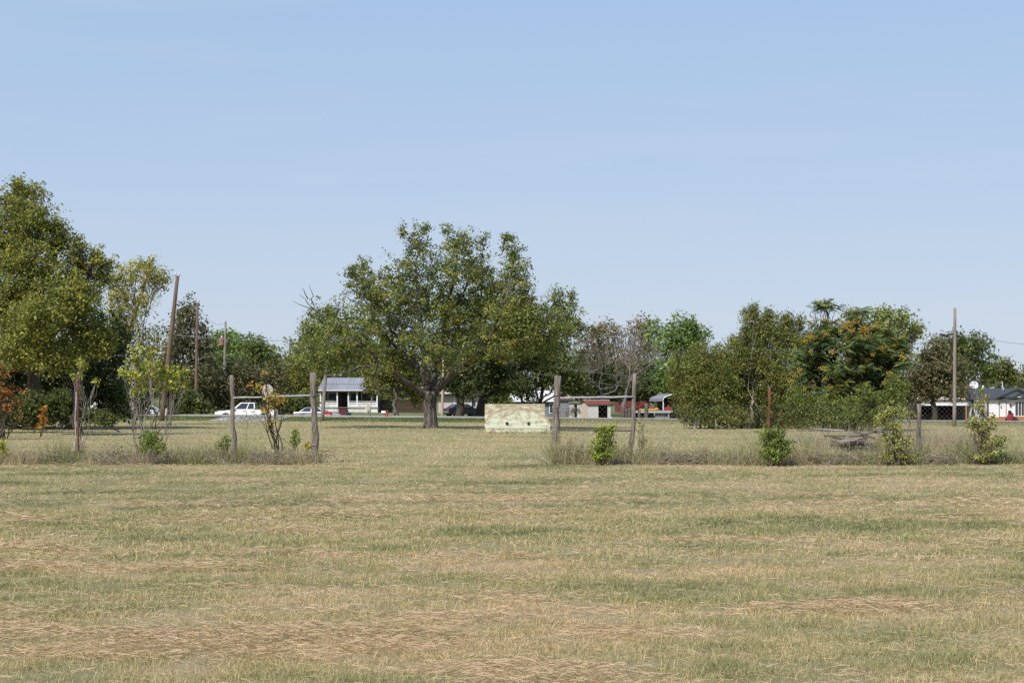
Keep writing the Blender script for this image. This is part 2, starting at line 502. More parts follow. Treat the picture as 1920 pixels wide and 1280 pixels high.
def leaves(mb, ctr, size, colr, out=None, aspect=.6, flat=.35):
    n = len(ctr)
    nrm = rng.normal(size=(n, 3)); nrm[:, 2] += flat * 2
    if out is not None: nrm += out * .9
    nrm /= np.linalg.norm(nrm, axis=1)[:, None] + 1e-9
    t = rng.normal(size=(n, 3)); t -= (t * nrm).sum(1)[:, None] * nrm
    t /= np.linalg.norm(t, axis=1)[:, None] + 1e-9
    b = np.cross(nrm, t)
    L_ = (size * rng.uniform(.45, 1.4, n))[:, None] / 2
    v = np.stack([ctr - t * L_, ctr + b * L_ * aspect - t * L_ * .15, ctr + t * L_, ctr - b * L_ * aspect - t * L_ * .15], 1).reshape(-1, 3)
    mb.add(v, np.arange(n)[:, None] * 4 + np.array([[0, 1, 2, 3]]), np.repeat(colr, 4, 0))


def pick(pal, n):
    w = np.array([q[1] for q in pal], float); w /= w.sum()
    return np.array([q[0] for q in pal])[rng.choice(len(pal), n, p=w)]


def weed_strip(name, label, xr, yr, n, hmin, hmax, pal, holes=None, seed=0):
    w = MB()
    x = rng.uniform(xr[0], xr[1], n); y = yr[0] + (yr[1] - yr[0]) * rng.beta(2, 2, n)
    a = vn(x * .9, y * 1.2, 61 + seed) * .6 + vn(x * 2.6, y * 2.2, 62 + seed) * .4
    kp = rng.random(n) < np.clip(.25 + 1.3 * a, 0, 1)
    kp &= y > yr[0] + .9 * (vn(x * .9, 3.3, 67 + seed) - .35) + .5 * (vn(x * 3.1, 1.7, 68 + seed) - .5)
    x, y, a = x[kp], y[kp], a[kp]; n = len(x)
    pi = rng.integers(0, len(pal), n)
    g = vn(x * .5, y * .7, 66 + seed)
    c = np.array(pal)[pi] * rng.uniform(.65, 1.25, (n, 1))
    gr = (g > .56)[:, None] * (rng.random((n, 1)) < .55)
    c = np.where(gr, np.array([.21, .26, .08]) * rng.uniform(.6, 1.3, (n, 1)), c)
    h = (hmin + (hmax - hmin) * rng.random(n) ** 1.6) * (.25 + 1.5 * a * a + .5 * a)
    blades(w, x, y, h, rng.uniform(.004, .011, n), np.clip(rng.normal(.66, .26, n), .05, .98), c, True)
    for k in range(int((xr[1] - xr[0]) * 5)):
        x0 = rng.uniform(*xr); y0 = rng.uniform(yr[0] + .2, yr[1]); r0 = rng.uniform(.1, .24); hh = rng.uniform(.1, .42)
        nl = int(rng.integers(25, 70)); q = rng.normal(0, 1, (nl, 3)) * [r0 * .7, r0 * .5, hh * .4] + [x0, y0, float(gz(x0, y0)) + hh * .6]
        q[:, 2] = np.maximum(q[:, 2], gz(q[:, 0], q[:, 1]) + .02)
        leaves(w, q, .05, pick([((.12, .145, .045), 3), ((.20, .19, .09), 2), ((.26, .21, .12), 2)], 1)[0] * rng.uniform(.6, 1.3, (nl, 1)))
    # wiry arching stems
    for k in range(n // 45):
        x0 = rng.uniform(*xr); y0 = rng.uniform(*yr)
        L_ = rng.uniform(.35, .9); az = rng.uniform(0, 2 * PI); hh = rng.uniform(.2, .65)
        t = np.linspace(0, 1, 6)
        pts = np.stack([x0 + np.cos(az) * L_ * t, y0 + np.sin(az) * L_ * t * .5, float(gz(x0, y0)) + hh * (1.7 * t - 1.3 * t * t) + .02 * rng.normal(size=6)], -1)
        w.tube(pts, np.linspace(.009, .004, 6), 3, np.array([.36, .30, .24]) * rng.uniform(.35, 1.25))
    return tag(w.build(name, M['blade']), label, 'weeds', kind='stuff')


TANS = [(.60, .50, .31), (.52, .43, .26), (.42, .36, .21), (.48, .38, .28), (.32, .27, .15), (.58, .46, .33)]
weed_strip('dry_weeds', 'dry tan weeds and grass tangled along the fence left of the opening', (-19, -5.15), (42.0, 43.9), 36000, .10, .78, TANS, seed=0)
weed_strip('green_weeds', 'green and tan weeds along the fence right of the opening', (.95, 19), (41.6, 43.9), 46000, .12, .85, TANS + [(.25, .28, .11), (.20, .25, .085)], seed=9)
weed_strip('dry_brush', 'pinkish dry brush surrounding the heap of old boards', (10.8, 17.2), (54.6, 64), 19000, .2, .85, [(.55, .42, .34), (.48, .36, .30), (.58, .48, .36), (.40, .32, .22), (.32, .30, .16)], seed=17)


# ------------------------------------------------------------------ foliage
def branch(p0, p1, wig=.08, n=6, sag=0.0):
    p0 = np.asarray(p0, float); p1 = np.asarray(p1, float)
    t = np.linspace(0, 1, n)[:, None]
    L_ = np.linalg.norm(p1 - p0)
    pts = p0 + (p1 - p0) * t
    off = rng.normal(0, wig * L_, (n, 3)) * np.sin(PI * t)
    pts = pts + off
    pts[:, 2] += sag * L_ * np.sin(PI * t[:, 0])
    return pts


def blob_world(b, D):
    cx, cy, rx, ry = b[:4]; dd = b[4] if len(b) > 4 else 0.0
    c = P(cx, cy, D); k = D / F
    c = c + np.array([0, dd, 0])
    return c, np.array([rx * k, (rx + ry) * .5 * k * .95, ry * k])


def crown(mb, blobs, D, clumps, per, leaf, pal, cr=.45, shell=.45, dens=None, rag=.16, palmix=.7, flat=.35):
    W = np.array([(b[2] * b[3]) ** 1.0 * (b[5] if len(b) > 5 else 1) for b in blobs]); W = W / W.sum()
    cen = []
    for b, w in zip(blobs, W):
        c, r = blob_world(b, D)
        n = max(3, int(round(clumps * w)))
        d = rng.normal(size=(n, 3)); d /= np.linalg.norm(d, axis=1)[:, None]
        rr = rng.random(n) ** shell * (1 + np.clip(rng.normal(0, rag, n), -.5, 1.6 * rag) * .7)
        cc_ = c + d * r * rr[:, None]
        k = np.maximum(3, rng.poisson(per, n))
        crs = cr * rng.uniform(.55, 1.4, n)
        pc = pick(pal, n) * rng.uniform(.5, 1.55, (n, 1))
        rep = np.repeat(np.arange(n), k)
        m = len(rep)
        off = rng.normal(size=(m, 3)); off /= np.linalg.norm(off, axis=1)[:, None]
        off = off * np.where(rng.random((m, 1)) < .72, rng.random((m, 1)) ** .5, np.minimum(np.abs(rng.normal(0, .8, (m, 1))), 1.5)) * crs[rep][:, None] * np.array([1.08, 1.08, .88])
        pos = cc_[rep] + off
        c2 = pick(pal, m)
        colr = (palmix * pc[rep] + (1 - palmix) * c2) * rng.uniform(.7, 1.3, (m, 1))
        g = gz(pos[:, 0], pos[:, 1]) + .08
        pos[:, 2] = np.maximum(pos[:, 2], g + rng.random(m) * .2)
        leaves(mb, pos, leaf, np.clip(colr * 1.5, .005, 1), d[rep] * .6, flat=flat)
        cen.append((c, r, cc_))
    return cen


def tree(name, label, cat, base_px, D, blobs, clumps, per, leaf, pal, trunk_r=.3, cr=.45, shell=.45, bark='bark', fork=.35, group=None,
         twigs=9, stems=1, spread=.4, lean_top=None, limb=.42, palmix=.7, rag=.16, flat=.35, trunk_base=None):
    base = G(base_px, D)
    t = thing(name, label, cat, base, group=group)
    lm = MB()
    cen = crown(lm, blobs, D, clumps, per, leaf, pal, cr, shell, palmix=palmix, rag=rag, flat=flat)
    bm_ = MB()
    allc = np.mean([c for c, r, q in cen], 0)
    top = max(c[2] for c, r, q in cen)
    for s in range(stems):
        b0 = base + np.array([rng.normal(0, spread), rng.normal(0, spread), 0]) * (stems > 1)
        b0[2] = float(gz(b0[0], b0[1])) - .15
        fk = b0 + (allc - b0) * np.array([fork * .8, fork * .8, 0]) + np.array([0, 0, (top - b0[2]) * fork])
        tr = trunk_r * (1 if stems == 1 else rng.uniform(.6, 1))
        pts = branch(b0, fk, .035, 6)
        if stems > 1: bm_.tube([base - [0, 0, .12], b0 + [0, 0, .02]], tr, 6)
        bm_.tube(pts, tr * np.array([1.5, 1.08, .98, .92, .88, .85]), 9)
        for i, (c, r, q) in enumerate(cen):
            if stems > 1 and i % stems != s: continue
            lr = tr * limb * np.clip((r.mean() / 2.0), .5, 1.2)
            st = pts[-1] if rng.random() < .6 else pts[-2]
            lp = branch(st, c, .05, 6, -.06)
            bm_.tube(lp, np.linspace(lr * 1.3, lr * .45, 6), 6)
            for j in rng.choice(len(q), min(twigs, len(q)), replace=False):
                a = lp[rng.integers(3, 6)]
                bm_.tube(branch(a, q[j], .07, 4), np.linspace(lr * .42, .012, 4), 4)
    bm_.build('trunk', M[bark], t, smooth=True)
    lm.build('crown', M['leaf'], t)
    return t


def bare_tree(name, label, cat, base_px, D, height, spread, r0, matn, depth=6, seed=1, leafpal=None, leaf=.2, nleaf=0, group=None, up=.35, first=.24):
    r = random.Random(seed)
    base = G(base_px, D)
    t = thing(name, label, cat, base, group=group)
    m_ = MB(); tips = []

    def grow(p, d, L_, rad, k):
        n = 4
        pts = [p]
        dd = Vector(d)
        for i in range(n):
            dd = (dd + Vector((r.gauss(0, .13), r.gauss(0, .13), r.gauss(0, .1)))).normalized()
            pts.append(pts[-1] + np.array(dd) * L_ / n)
        m_.tube(pts, np.linspace(rad, rad * .62, n + 1), 7 if k > 3 else 4, cap=False)
        if k == 0 or rad < .008:
            tips.append(pts[-1]); return
        for q in range(r.choice((2, 3, 3))):
            nd = (dd + Vector((r.gauss(0, .55) * spread, r.gauss(0, .55) * spread, r.gauss(.08, .3) + up * .2))).normalized()
            if nd.z < -.15: nd.z = abs(nd.z) * .3
            grow(pts[-1] if q < 2 else pts[-2], nd, L_ * r.uniform(.62, .86), max(rad * r.uniform(.5, .68), .012), k - 1)
    grow(base + np.array([0, 0, -.15]), (0.02, 0, 1), height * first, r0, depth)
    m_.build('trunk', M[matn], t, smooth=True)
    if leafpal:
        lm = MB(); tips = np.array(tips)
        s = rng.integers(0, len(tips), nleaf)
        pos = tips[s] + rng.normal(0, .22, (nleaf, 3))
        leaves(lm, pos, leaf, pick(leafpal, nleaf) * rng.uniform(.7, 1.3, (nleaf, 1)))
        lm.build('crown', M['leaf'], t)
    return t


pMAIN = [((.105, .13, .034), 4), ((.185, .19, .042), 3), ((.06, .082, .026), 3), ((.23, .17, .03), .5)]
pLEFT = [((.17, .17, .036), 4), ((.125, .138, .034), 3), ((.24, .21, .034), 1.2), ((.075, .092, .026), 2.6)]
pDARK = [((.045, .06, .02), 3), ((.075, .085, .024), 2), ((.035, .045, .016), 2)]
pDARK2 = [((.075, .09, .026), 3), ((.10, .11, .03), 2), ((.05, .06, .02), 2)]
pCEDAR = [((.10, .088, .042), 3), ((.075, .078, .034), 3), ((.13, .11, .052), 1.4)]
pBRIGHT = [((.125, .18, .05), 3), ((.165, .215, .06), 2), ((.085, .12, .036), 2)]
pMID = [((.10, .13, .035), 3), ((.14, .16, .04), 2), ((.07, .09, .028), 2)]
pBUSH = [((.10, .118, .028), 4), ((.155, .158, .034), 3), ((.15, .115, .034), 1.2), ((.06, .075, .022), 2.5)]
pCHINA = [((.13, .19, .07), 4), ((.175, .225, .07), 3), ((.24, .23, .05), 1.5), ((.08, .12, .05), 2)]
pYEL = [((.25, .25, .04), 3), ((.17, .19, .035), 3), ((.33, .30, .05), 1.2), ((.12, .13, .03), 1)]
pBROWN = [((.17, .13, .08), 3), ((.13, .10, .06), 2), ((.13, .12, .05), 2)]

# --- the main tree in the middle of the field -------------------------------------------------
D0 = 100.0
base = G(808, D0)
mt = thing('spreading_tree', 'large spreading broad leaved tree standing alone in the middle of the field', 'tree', base)
bm_ = MB(); lm = MB()
b0 = base + np.array([0, 0, -.2])


def Q(px, py, dd=0.0):
    return P(px, py, D0) + np.array([0, dd, 0])


trunk = np.array([b0, Q(808, 803), Q(807.5, 790), Q(806.5, 770), Q(806, 750), Q(806, 733)])
bm_.tube(trunk, [.66, .50, .43, .40, .42, .46], 14)
limbs = [  # points as (px, py, depth offset), start radius, end radius
    ([(800, 742, 0), (775, 722, -.8), (745, 700, -1.8), (715, 680, -2.6), (695, 655, -3.2), (660, 640, -3.6), (625, 650, -3.5)], .25, .06),
    ([(804, 735, 0), (790, 700, .5), (770, 672, 1.2), (740, 650, 2.0), (705, 620, 2.8), (665, 595, 3.4), (610, 590, 3.4)], .22, .05),
    ([(806, 735, 0), (800, 695, -.6), (795, 655, -1.0), (790, 600, -1.2), (782, 545, -1.2), (785, 480, -1.0), (790, 440, -1)], .24, .04),
    ([(810, 735, 0), (818, 690, .8), (828, 640, 1.2), (838, 585, 1.4), (848, 530, 1.4), (858, 475, 1.2), (862, 435, 1)], .26, .04),
    ([(812, 738, 0), (840, 706, -.5), (872, 684, -1.4), (905, 655, -2.2), (930, 615, -2.6), (950, 560, -2.6), (962, 500, -2.4)], .29, .05),
    ([(814, 738, 0), (850, 700, .8), (895, 668, 1.8), (940, 630, 2.6), (990, 605, 3.2), (1040, 600, 3.4), (1090, 605, 3.2)], .25, .05),
    ([(838, 706, .2), (870, 650, .8), (900, 600, 1.4), (905, 540, 1.8), (900, 480, 1.8)], .16, .04),
    ([(775, 690, .6), (752, 660, -1.0), (735, 600, -1.6), (715, 550, -1.8), (700, 510, -1.8)], .14, .035),
    ([(792, 640, -1), (760, 600, -2), (720, 590, -2.6), (680, 560, -3)], .10, .03),
    ([(838, 585, 1.4), (870, 545, .4), (895, 500, -.4), (910, 460, -.6)], .11, .03),
    ([(905, 655, -2.2), (940, 648, -3.0), (980, 640, -3.6), (1030, 630, -3.6)], .11, .03),
    ([(725, 688, -2.4), (690, 690, -3.6), (650, 705, -4.2), (600, 705, -4.0)], .10, .03),
]
for pts, r0, r1 in limbs:
    r0 *= .8; r1 *= .8
    pp = np.array([Q(*q) for q in pts])
    tt = np.linspace(0, len(pp) - 1, len(pp) * 3)
    sp = np.stack([np.interp(tt, np.arange(len(pp)), pp[:, i]) for i in range(3)], -1)
    sp += rng.normal(0, .07, sp.shape) * np.clip(tt, 0, 1)[:, None]
    bm_.tube(sp, np.linspace(r0, r1, len(sp)), 8)
for a, b in (((880, 655, -3.5), (932, 636, -3.9)), ((850, 664, -3.2), (900, 642, -3.6)), ((600, 590, 1), (553, 548, 2)), ((585, 570, 1), (572, 530, 2)), ((590, 580, 2), (540, 560, 2.4)),
             ((600, 600, 2), (545, 610, 2.4)), ((570, 556, 2), (558, 535, 2)), ((1085, 640, 1), (1120, 625, 1))):
    bm_.tube(branch(Q(*a), Q(*b), .05, 5), np.linspace(.045, .012, 5), 5)
MBLOBS = [(935, 662, 44, 18, -3.6), (880, 672, 34, 16, -3), (1000, 650, 40, 20, -3), (600, 640, 60, 50, 2), (580, 670, 40, 50, 0), (640, 668, 40, 26, -2), (990, 590, 40, 36, -2), (1030, 605, 44, 30, -3), (1000, 625, 50, 26, -3), (960, 600, 50, 40, -3), (1060, 625, 36, 22, -1), (700, 600, 70, 50, 3), (760, 560, 60, 40, 2), (840, 560, 80, 50, 3), (930, 570, 60, 44, 3), (890, 500, 40, 40, 2), (960, 640, 60, 36, 3), (1020, 640, 50, 30, 3.5), (850, 620, 70, 40, 4), (760, 660, 60, 40, 4), (784, 455, 27, 34, -1), (862, 450, 42, 34, 1), (902, 455, 14, 20, 0, .8), (832, 505, 78, 42, 0), (760, 520, 45, 40, -1), (690, 530, 42, 34, -1.6), (668, 508, 14, 22, -1), (715, 560, 60, 44, -2),
          (960, 482, 22, 40, -2), (968, 530, 34, 44, -2), (920, 540, 55, 50, 1), (790, 585, 85, 48, 0, .7), (880, 590, 80, 46, 1), (605, 585, 42, 40, 3), (575, 625, 30, 44, 3), (640, 620, 52, 48, 0),
          (610, 668, 44, 28, -3.5), (572, 690, 26, 34, -3), (690, 640, 46, 40, -3, .7), (960, 590, 48, 40, 0), (1000, 610, 40, 32, 2.5), (1048, 562, 26, 30, 3), (1068, 590, 36, 32, 3), (1090, 612, 20, 18, 3),
          (655, 655, 60, 36, -1, .9), (745, 625, 50, 30, 2, .8), (985, 560, 14, 30, -1), (758, 440, 8, 16, -1, 1.3), (800, 432, 8, 14, -1, 1.3), (838, 425, 8, 14, 1, 1.3), (948, 455, 9, 16, -2, 1.3), (685, 500, 9, 16, -1, 1.3), (1075, 552, 9, 18, 3, 1.3), (820, 655, 46, 34, -4.2, .8), (780, 640, 40, 30, -3, .7), (850, 690, 26, 18, -4, .6), (720, 695, 30, 22, -3, .55), (900, 640, 36, 26, -3.5, .7), (930, 625, 40, 30, 2)]
cen = crown(lm, MBLOBS, D0, 4700, 27, .142, pMAIN, cr=.36, shell=.5, rag=.2)
for c, r, q in cen:
    for j in rng.choice(len(q), min(10, len(q)), replace=False):
        a = c + rng.normal(0, .3, 3) * r
        bm_.tube(branch(a, q[j], .06, 4), np.linspace(.035, .010, 4), 4)
bm_.build('trunk', M['bark_mid'], mt, smooth=True)
lm.build('crown', M['leaf'], mt)

# --- left trees ------------------------------------------------------------------------------
tree('tall_tree', 'tallest yellow green tree at the left edge of the field', 'tree', 60, 90,
     [(15, 385, 40, 44, 1), (55, 365, 30, 26, 0), (75, 410, 45, 40, -1), (20, 450, 70, 60, 0), (105, 450, 42, 44, 0), (140, 500, 42, 44, 1), (80, 510, 80, 60, -2), (-60, 480, 90, 110, 1), (30, 570, 90, 60, -1),
      (185, 510, 30, 40, 1), (130, 570, 60, 40, 0), (-30, 640, 70, 60, 0), (60, 640, 80, 50, -2, .9), (110, 430, 12, 22, 0, 1.3), (35, 350, 16, 20, 0, 1.3), (145, 470, 16, 26, 0, 1.2), (180, 480, 14, 24, 0, 1.2)],
     3300, 25, .145, pLEFT, .40, cr=.38, rag=.3, bark='bark_dark', fork=.3, twigs=14, limb=.5)
tree('yellowing_tree', 'low yellow green tree hanging in front of the tall one at left', 'tree', 150, 78,
     [(150, 560, 46, 40, -1), (100, 600, 50, 44, -2), (160, 620, 46, 40, 0), (120, 670, 50, 34, -1), (40, 660, 46, 34, 0, .7), (60, 600, 40, 40, -1, .6), (190, 640, 26, 30, 0)],
     1200, 25, .145, [((.185, .175, .036), 3), ((.145, .152, .036), 3), ((.10, .115, .03), 3)], .17, cr=.4, bark='bark_dark', twigs=10)
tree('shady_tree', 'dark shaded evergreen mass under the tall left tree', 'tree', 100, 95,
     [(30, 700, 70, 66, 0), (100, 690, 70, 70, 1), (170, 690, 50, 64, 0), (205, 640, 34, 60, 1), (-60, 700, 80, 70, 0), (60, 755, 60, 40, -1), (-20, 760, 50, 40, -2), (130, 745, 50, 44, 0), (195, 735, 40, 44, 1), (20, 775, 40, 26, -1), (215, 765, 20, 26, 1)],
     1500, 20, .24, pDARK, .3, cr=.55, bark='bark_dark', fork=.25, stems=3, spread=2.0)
tree('airy_tree', 'thin airy tree around the pale leaning pole', 'tree', 248, 107,
     [(280, 498, 26, 18, 0), (300, 520, 18, 16, 0), (255, 515, 40, 26, 0), (222, 545, 30, 34, 0), (285, 530, 26, 24, 1), (250, 570, 48, 30, 0, .8), (238, 620, 34, 34, 0, .8), (275, 640, 30, 40, 1, .8), (215, 600, 20, 40, 1), (262, 700, 40, 40, 2)],
     640, 19, .155, [((.21, .20, .04), 3), ((.26, .235, .045), 2), ((.12, .12, .03), 2)], .16, cr=.5, bark='bark_pale', fork=.45)
tree('brown_cedar', 'dark brown green tree behind the brown leaning utility pole', 'tree', 352, 172,
     [(352, 590, 26, 34, 0), (335, 640, 34, 50, 0), (372, 640, 26, 48, 1), (350, 710, 44, 50, 0), (310, 690, 30, 56, 1), (380, 720, 30, 46, 0)],
     650, 18, .32, pCEDAR, .3, cr=.8, bark='bark_pale', fork=.4)
tree('broad_leaf_tree', 'light green tree behind the pole carrying the transformer', 'tree', 425, 245,
     [(408, 640, 20, 24, 0), (432, 640, 26, 26, 1), (455, 655, 30, 28, 0), (420, 680, 40, 34, -1)],
     420, 16, .42, pBRIGHT, .35, cr=1.0)
tree('broad_leaf_tree', 'mid green tree right of the transformer pole on the skyline', 'tree', 480, 232,
     [(480, 650, 28, 24, 0), (500, 668, 26, 26, 0), (468, 680, 34, 30, 1), (520, 690, 30, 26, 1)],
     380, 16, .40, pMID, .32, cr=.95)
tree('brown_cedar', 'olive brown cedar behind the white pickup', 'tree', 455, 176,
     [(455, 710, 50, 40, 0), (425, 745, 46, 36, 0), (490, 735, 46, 40, 1), (515, 705, 30, 34, 1), (400, 740, 26, 36, 0), (385, 700, 20, 44, 2)],
     800, 18, .30, pCEDAR, .3, cr=.75, bark='bark_pale', fork=.3)
tree('dark_shrub', 'low dark shrub between the pickup and the silver car', 'shrub', 545, 166,
     [(545, 757, 34, 20, 0), (520, 765, 22, 14, 0), (570, 760, 24, 20, 1)], 260, 16, .28, pDARK2, .08, cr=.55, bark='bark_dark', stems=4, spread=.8)
tree('dark_shrub', 'green shrub below the two leaning utility poles', 'shrub', 358, 156,
     [(352, 755, 28, 26, 0), (375, 765, 22, 16, 0), (335, 768, 18, 14, 0)], 260, 16, .28, pDARK2, .08, cr=.5, bark='bark_dark', stems=4, spread=.8)
tree('broad_leaf_tree', 'yellow green tree with orange tints left of the white porch house', 'tree', 556, 215,
     [(556, 690, 30, 26, 0), (540, 715, 26, 24, 0), (575, 715, 28, 24, 0), (555, 735, 36, 20, 1)],
     360, 16, .36, [((.19, .16, .04), 3), ((.13, .14, .035), 3), ((.10, .10, .03), 2)], .26, cr=.85)
tree('porch_tree', 'olive tree drooping over the right end of the white porch house', 'tree', 745, 172,
     [(735, 680, 48, 34, 0), (700, 700, 26, 24, 0), (700, 726, 18, 14, -2), (735, 720, 40, 28, 1), (770, 700, 40, 40, 2), (715, 655, 40, 24, 2), (780, 740, 26, 20, 2), (690, 680, 22, 20, 3)],
     640, 17, .30, [((.16, .145, .034), 3), ((.12, .12, .03), 3), ((.085, .09, .026), 2)], .26, cr=.7, bark='bark', fork=.4)
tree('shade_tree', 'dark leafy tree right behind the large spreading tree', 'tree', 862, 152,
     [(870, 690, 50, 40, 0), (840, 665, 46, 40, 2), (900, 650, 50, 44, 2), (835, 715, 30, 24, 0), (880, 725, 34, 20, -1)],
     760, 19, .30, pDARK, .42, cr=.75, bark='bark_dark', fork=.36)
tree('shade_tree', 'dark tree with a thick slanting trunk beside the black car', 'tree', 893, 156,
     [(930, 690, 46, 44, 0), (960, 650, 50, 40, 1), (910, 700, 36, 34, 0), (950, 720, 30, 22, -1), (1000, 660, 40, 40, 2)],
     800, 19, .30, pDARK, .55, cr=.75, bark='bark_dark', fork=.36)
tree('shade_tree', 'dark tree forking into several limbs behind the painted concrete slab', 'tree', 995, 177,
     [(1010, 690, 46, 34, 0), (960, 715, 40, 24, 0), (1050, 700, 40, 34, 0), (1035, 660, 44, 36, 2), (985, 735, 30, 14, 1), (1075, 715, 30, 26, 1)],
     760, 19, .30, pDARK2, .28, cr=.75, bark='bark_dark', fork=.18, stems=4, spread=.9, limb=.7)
tree('round_shrub', 'green shrub left of the painted concrete slab across the road', 'shrub', 938, 172,
     [(940, 742, 26, 18, 0), (925, 755, 18, 14, 0)], 160, 15, .28, pMID, .08, cr=.5, bark='bark_dark', stems=3, spread=.6)
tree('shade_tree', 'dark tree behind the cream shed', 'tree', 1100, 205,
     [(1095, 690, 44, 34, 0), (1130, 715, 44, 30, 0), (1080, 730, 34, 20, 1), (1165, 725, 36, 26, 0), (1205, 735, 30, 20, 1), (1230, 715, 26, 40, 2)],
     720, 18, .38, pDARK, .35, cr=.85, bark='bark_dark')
tree('brown_tree', 'thin brown leaved tree with patchy green behind the bare tree', 'tree', 1170, 225,
     [(1195, 610, 24, 24, 0), (1150, 630, 34, 30, 0), (1205, 660, 40, 44, 1), (1160, 680, 40, 34, 0), (1215, 700, 34, 26, 0), (1130, 620, 20, 18, 1)],
     430, 13, .36, [((.19, .15, .10), 4), ((.14, .11, .07), 2), ((.14, .15, .05), 1.4)], .3, cr=.9, bark='bark_pale', fork=.4)
bare_tree('bare_tree', 'leafless pale grey tree with many fine branches', 'tree', 1168, 188, 11.6, 1.15, .27, 'bark_bare', 7, 4, group=None, first=.27)
bare_tree('bare_tree', 'second leafless tree leaning left of the pale one', 'tree', 1128, 196, 11.0, 1.2, .2, 'bark_bare', 6, 9, pBROWN, .26, 900, first=.26)
tree('broad_leaf_tree', 'bright green tree between the bare tree and the big bushes', 'tree', 1282, 198,
     [(1285, 615, 34, 24, 0), (1260, 640, 32, 30, 0), (1305, 640, 26, 30, 1), (1275, 680, 46, 40, 0), (1225, 620, 16, 24, 1, .7), (1250, 720, 30, 30, 1)],
     620, 18, .36, pBRIGHT, .3, cr=.9, bark='bark_pale', fork=.42)
tree('broad_leaf_tree', 'olive tree rising directly behind the grey roof of the porch house', 'tree', 640, 226,
     [(610, 690, 34, 26, 0), (650, 680, 36, 26, 0), (690, 685, 30, 26, 0), (590, 715, 24, 24, 1), (725, 690, 26, 34, 1), (560, 670, 22, 24, 1)], 520, 17, .36, pMID[:2] + pBUSH[:2], .28, cr=.85)
tree('dark_shrub', 'dark brush under the thin airy tree beside the leaning poles', 'shrub', 240, 138,
     [(232, 735, 34, 40, 0), (262, 745, 24, 36, 0), (215, 770, 30, 20, -1), (250, 775, 24, 14, -1), (322, 735, 20, 34, 1), (318, 770, 12, 18, 0), (290, 720, 26, 24, 1)], 620, 18, .24, pDARK2 + pDARK, .10, cr=.55, bark='bark_dark', stems=5, spread=2.0, fork=.2)
tree('dark_shrub', 'deep green brush at the foot of the left trees', 'shrub', 60, 84,
     [(20, 778, 40, 22, 0), (70, 782, 34, 18, 0), (115, 775, 30, 20, 1), (-30, 778, 34, 24, 0), (160, 780, 24, 14, 1), (60, 755, 40, 24, 0), (200, 785, 20, 12, 0), (110, 750, 30, 20, 1)], 800, 19, .15, pDARK2, .06, cr=.4, bark='bark_dark', stems=6, spread=2.2, fork=.2)
tree('brown_tree', 'sparse brown tree mingling with the left side of the bare trees', 'tree', 1112, 214,
     [(1110, 630, 22, 24, 0), (1128, 650, 26, 26, 0), (1095, 660, 24, 26, 1), (1140, 690, 30, 30, 0), (1180, 690, 36, 36, 1), (1215, 640, 18, 30, 0)], 420, 14, .34, [((.15, .115, .075), 4), ((.11, .095, .05), 3), ((.12, .13, .045), 2)], .25, cr=.85, bark='twig', fork=.4)
# --- right thicket ---------------------------------------------------------------------------
tree('thicket_bush', 'wide low rounded bush at the left end of the thicket', 'bush', 1320, 106,
     [(1315, 680, 46, 36, 0), (1290, 730, 34, 50, 0), (1335, 730, 56, 60, -1), (1370, 680, 46, 44, 1), (1300, 770, 34, 26, -1), (1350, 780, 50, 24, -2), (1265, 700, 10, 40, 0, .7)],
     2200, 25, .13, pBUSH, .14, cr=.42, bark='bark_pale', stems=6, spread=1.2, fork=.2)
tree('thicket_bush', 'tall bushy tree in the middle of the thicket left of the berried one', 'bush', 1430, 108,
     [(1415, 620, 30, 34, 0), (1450, 625, 44, 40, 0), (1490, 640, 28, 44, 1), (1405, 590, 16, 18, 0, .8), (1420, 680, 46, 50, 0), (1460, 710, 50, 60, -1), (1415, 760, 44, 40, -1), (1480, 770, 40, 30, -1), (1398, 650, 24, 36, 1), (1385, 730, 30, 50, 0), (1415, 584, 5, 14, 0, 2), (1440, 590, 6, 14, 0, 2), (1476, 600, 6, 16, 0, 2), (1500, 606, 6, 14, 0, 2), (1376, 640, 6, 12, 0, 2), (1425, 795, 50, 12, -1), (1480, 795, 40, 12, -1)],
     2600, 25, .13, pBUSH, .16, cr=.42, bark='bark_pale', stems=6, spread=1.0, fork=.25)
tree('thicket_bush', 'leafy undergrowth filling the foot of the berried tree', 'bush', 1560, 97,
     [(1500, 762, 30, 30, 0), (1535, 768, 44, 28, 0), (1590, 770, 50, 26, 1), (1640, 765, 40, 28, 0), (1550, 785, 50, 18, -1), (1620, 780, 50, 20, -1), (1675, 755, 26, 30, 0), (1690, 725, 20, 24, 1), (1615, 745, 18, 20, -1)],
     1200, 23, .13, pBUSH[:2] + [((.06, .085, .024), 3)], .12, cr=.42, bark='bark_pale', stems=6, spread=1.4, fork=.2)
tree('broad_leaf_tree', 'pale green tree rising behind the berried tree', 'tree', 1668, 142,
     [(1655, 590, 26, 22, 0), (1690, 600, 26, 24, 0), (1712, 620, 18, 20, 0), (1640, 620, 34, 34, 1), (1680, 640, 40, 30, 1), (1718, 612, 12, 12, 0)],
     420, 16, .25, [((.15, .17, .05), 3), ((.11, .13, .035), 2)], .22, cr=.6)


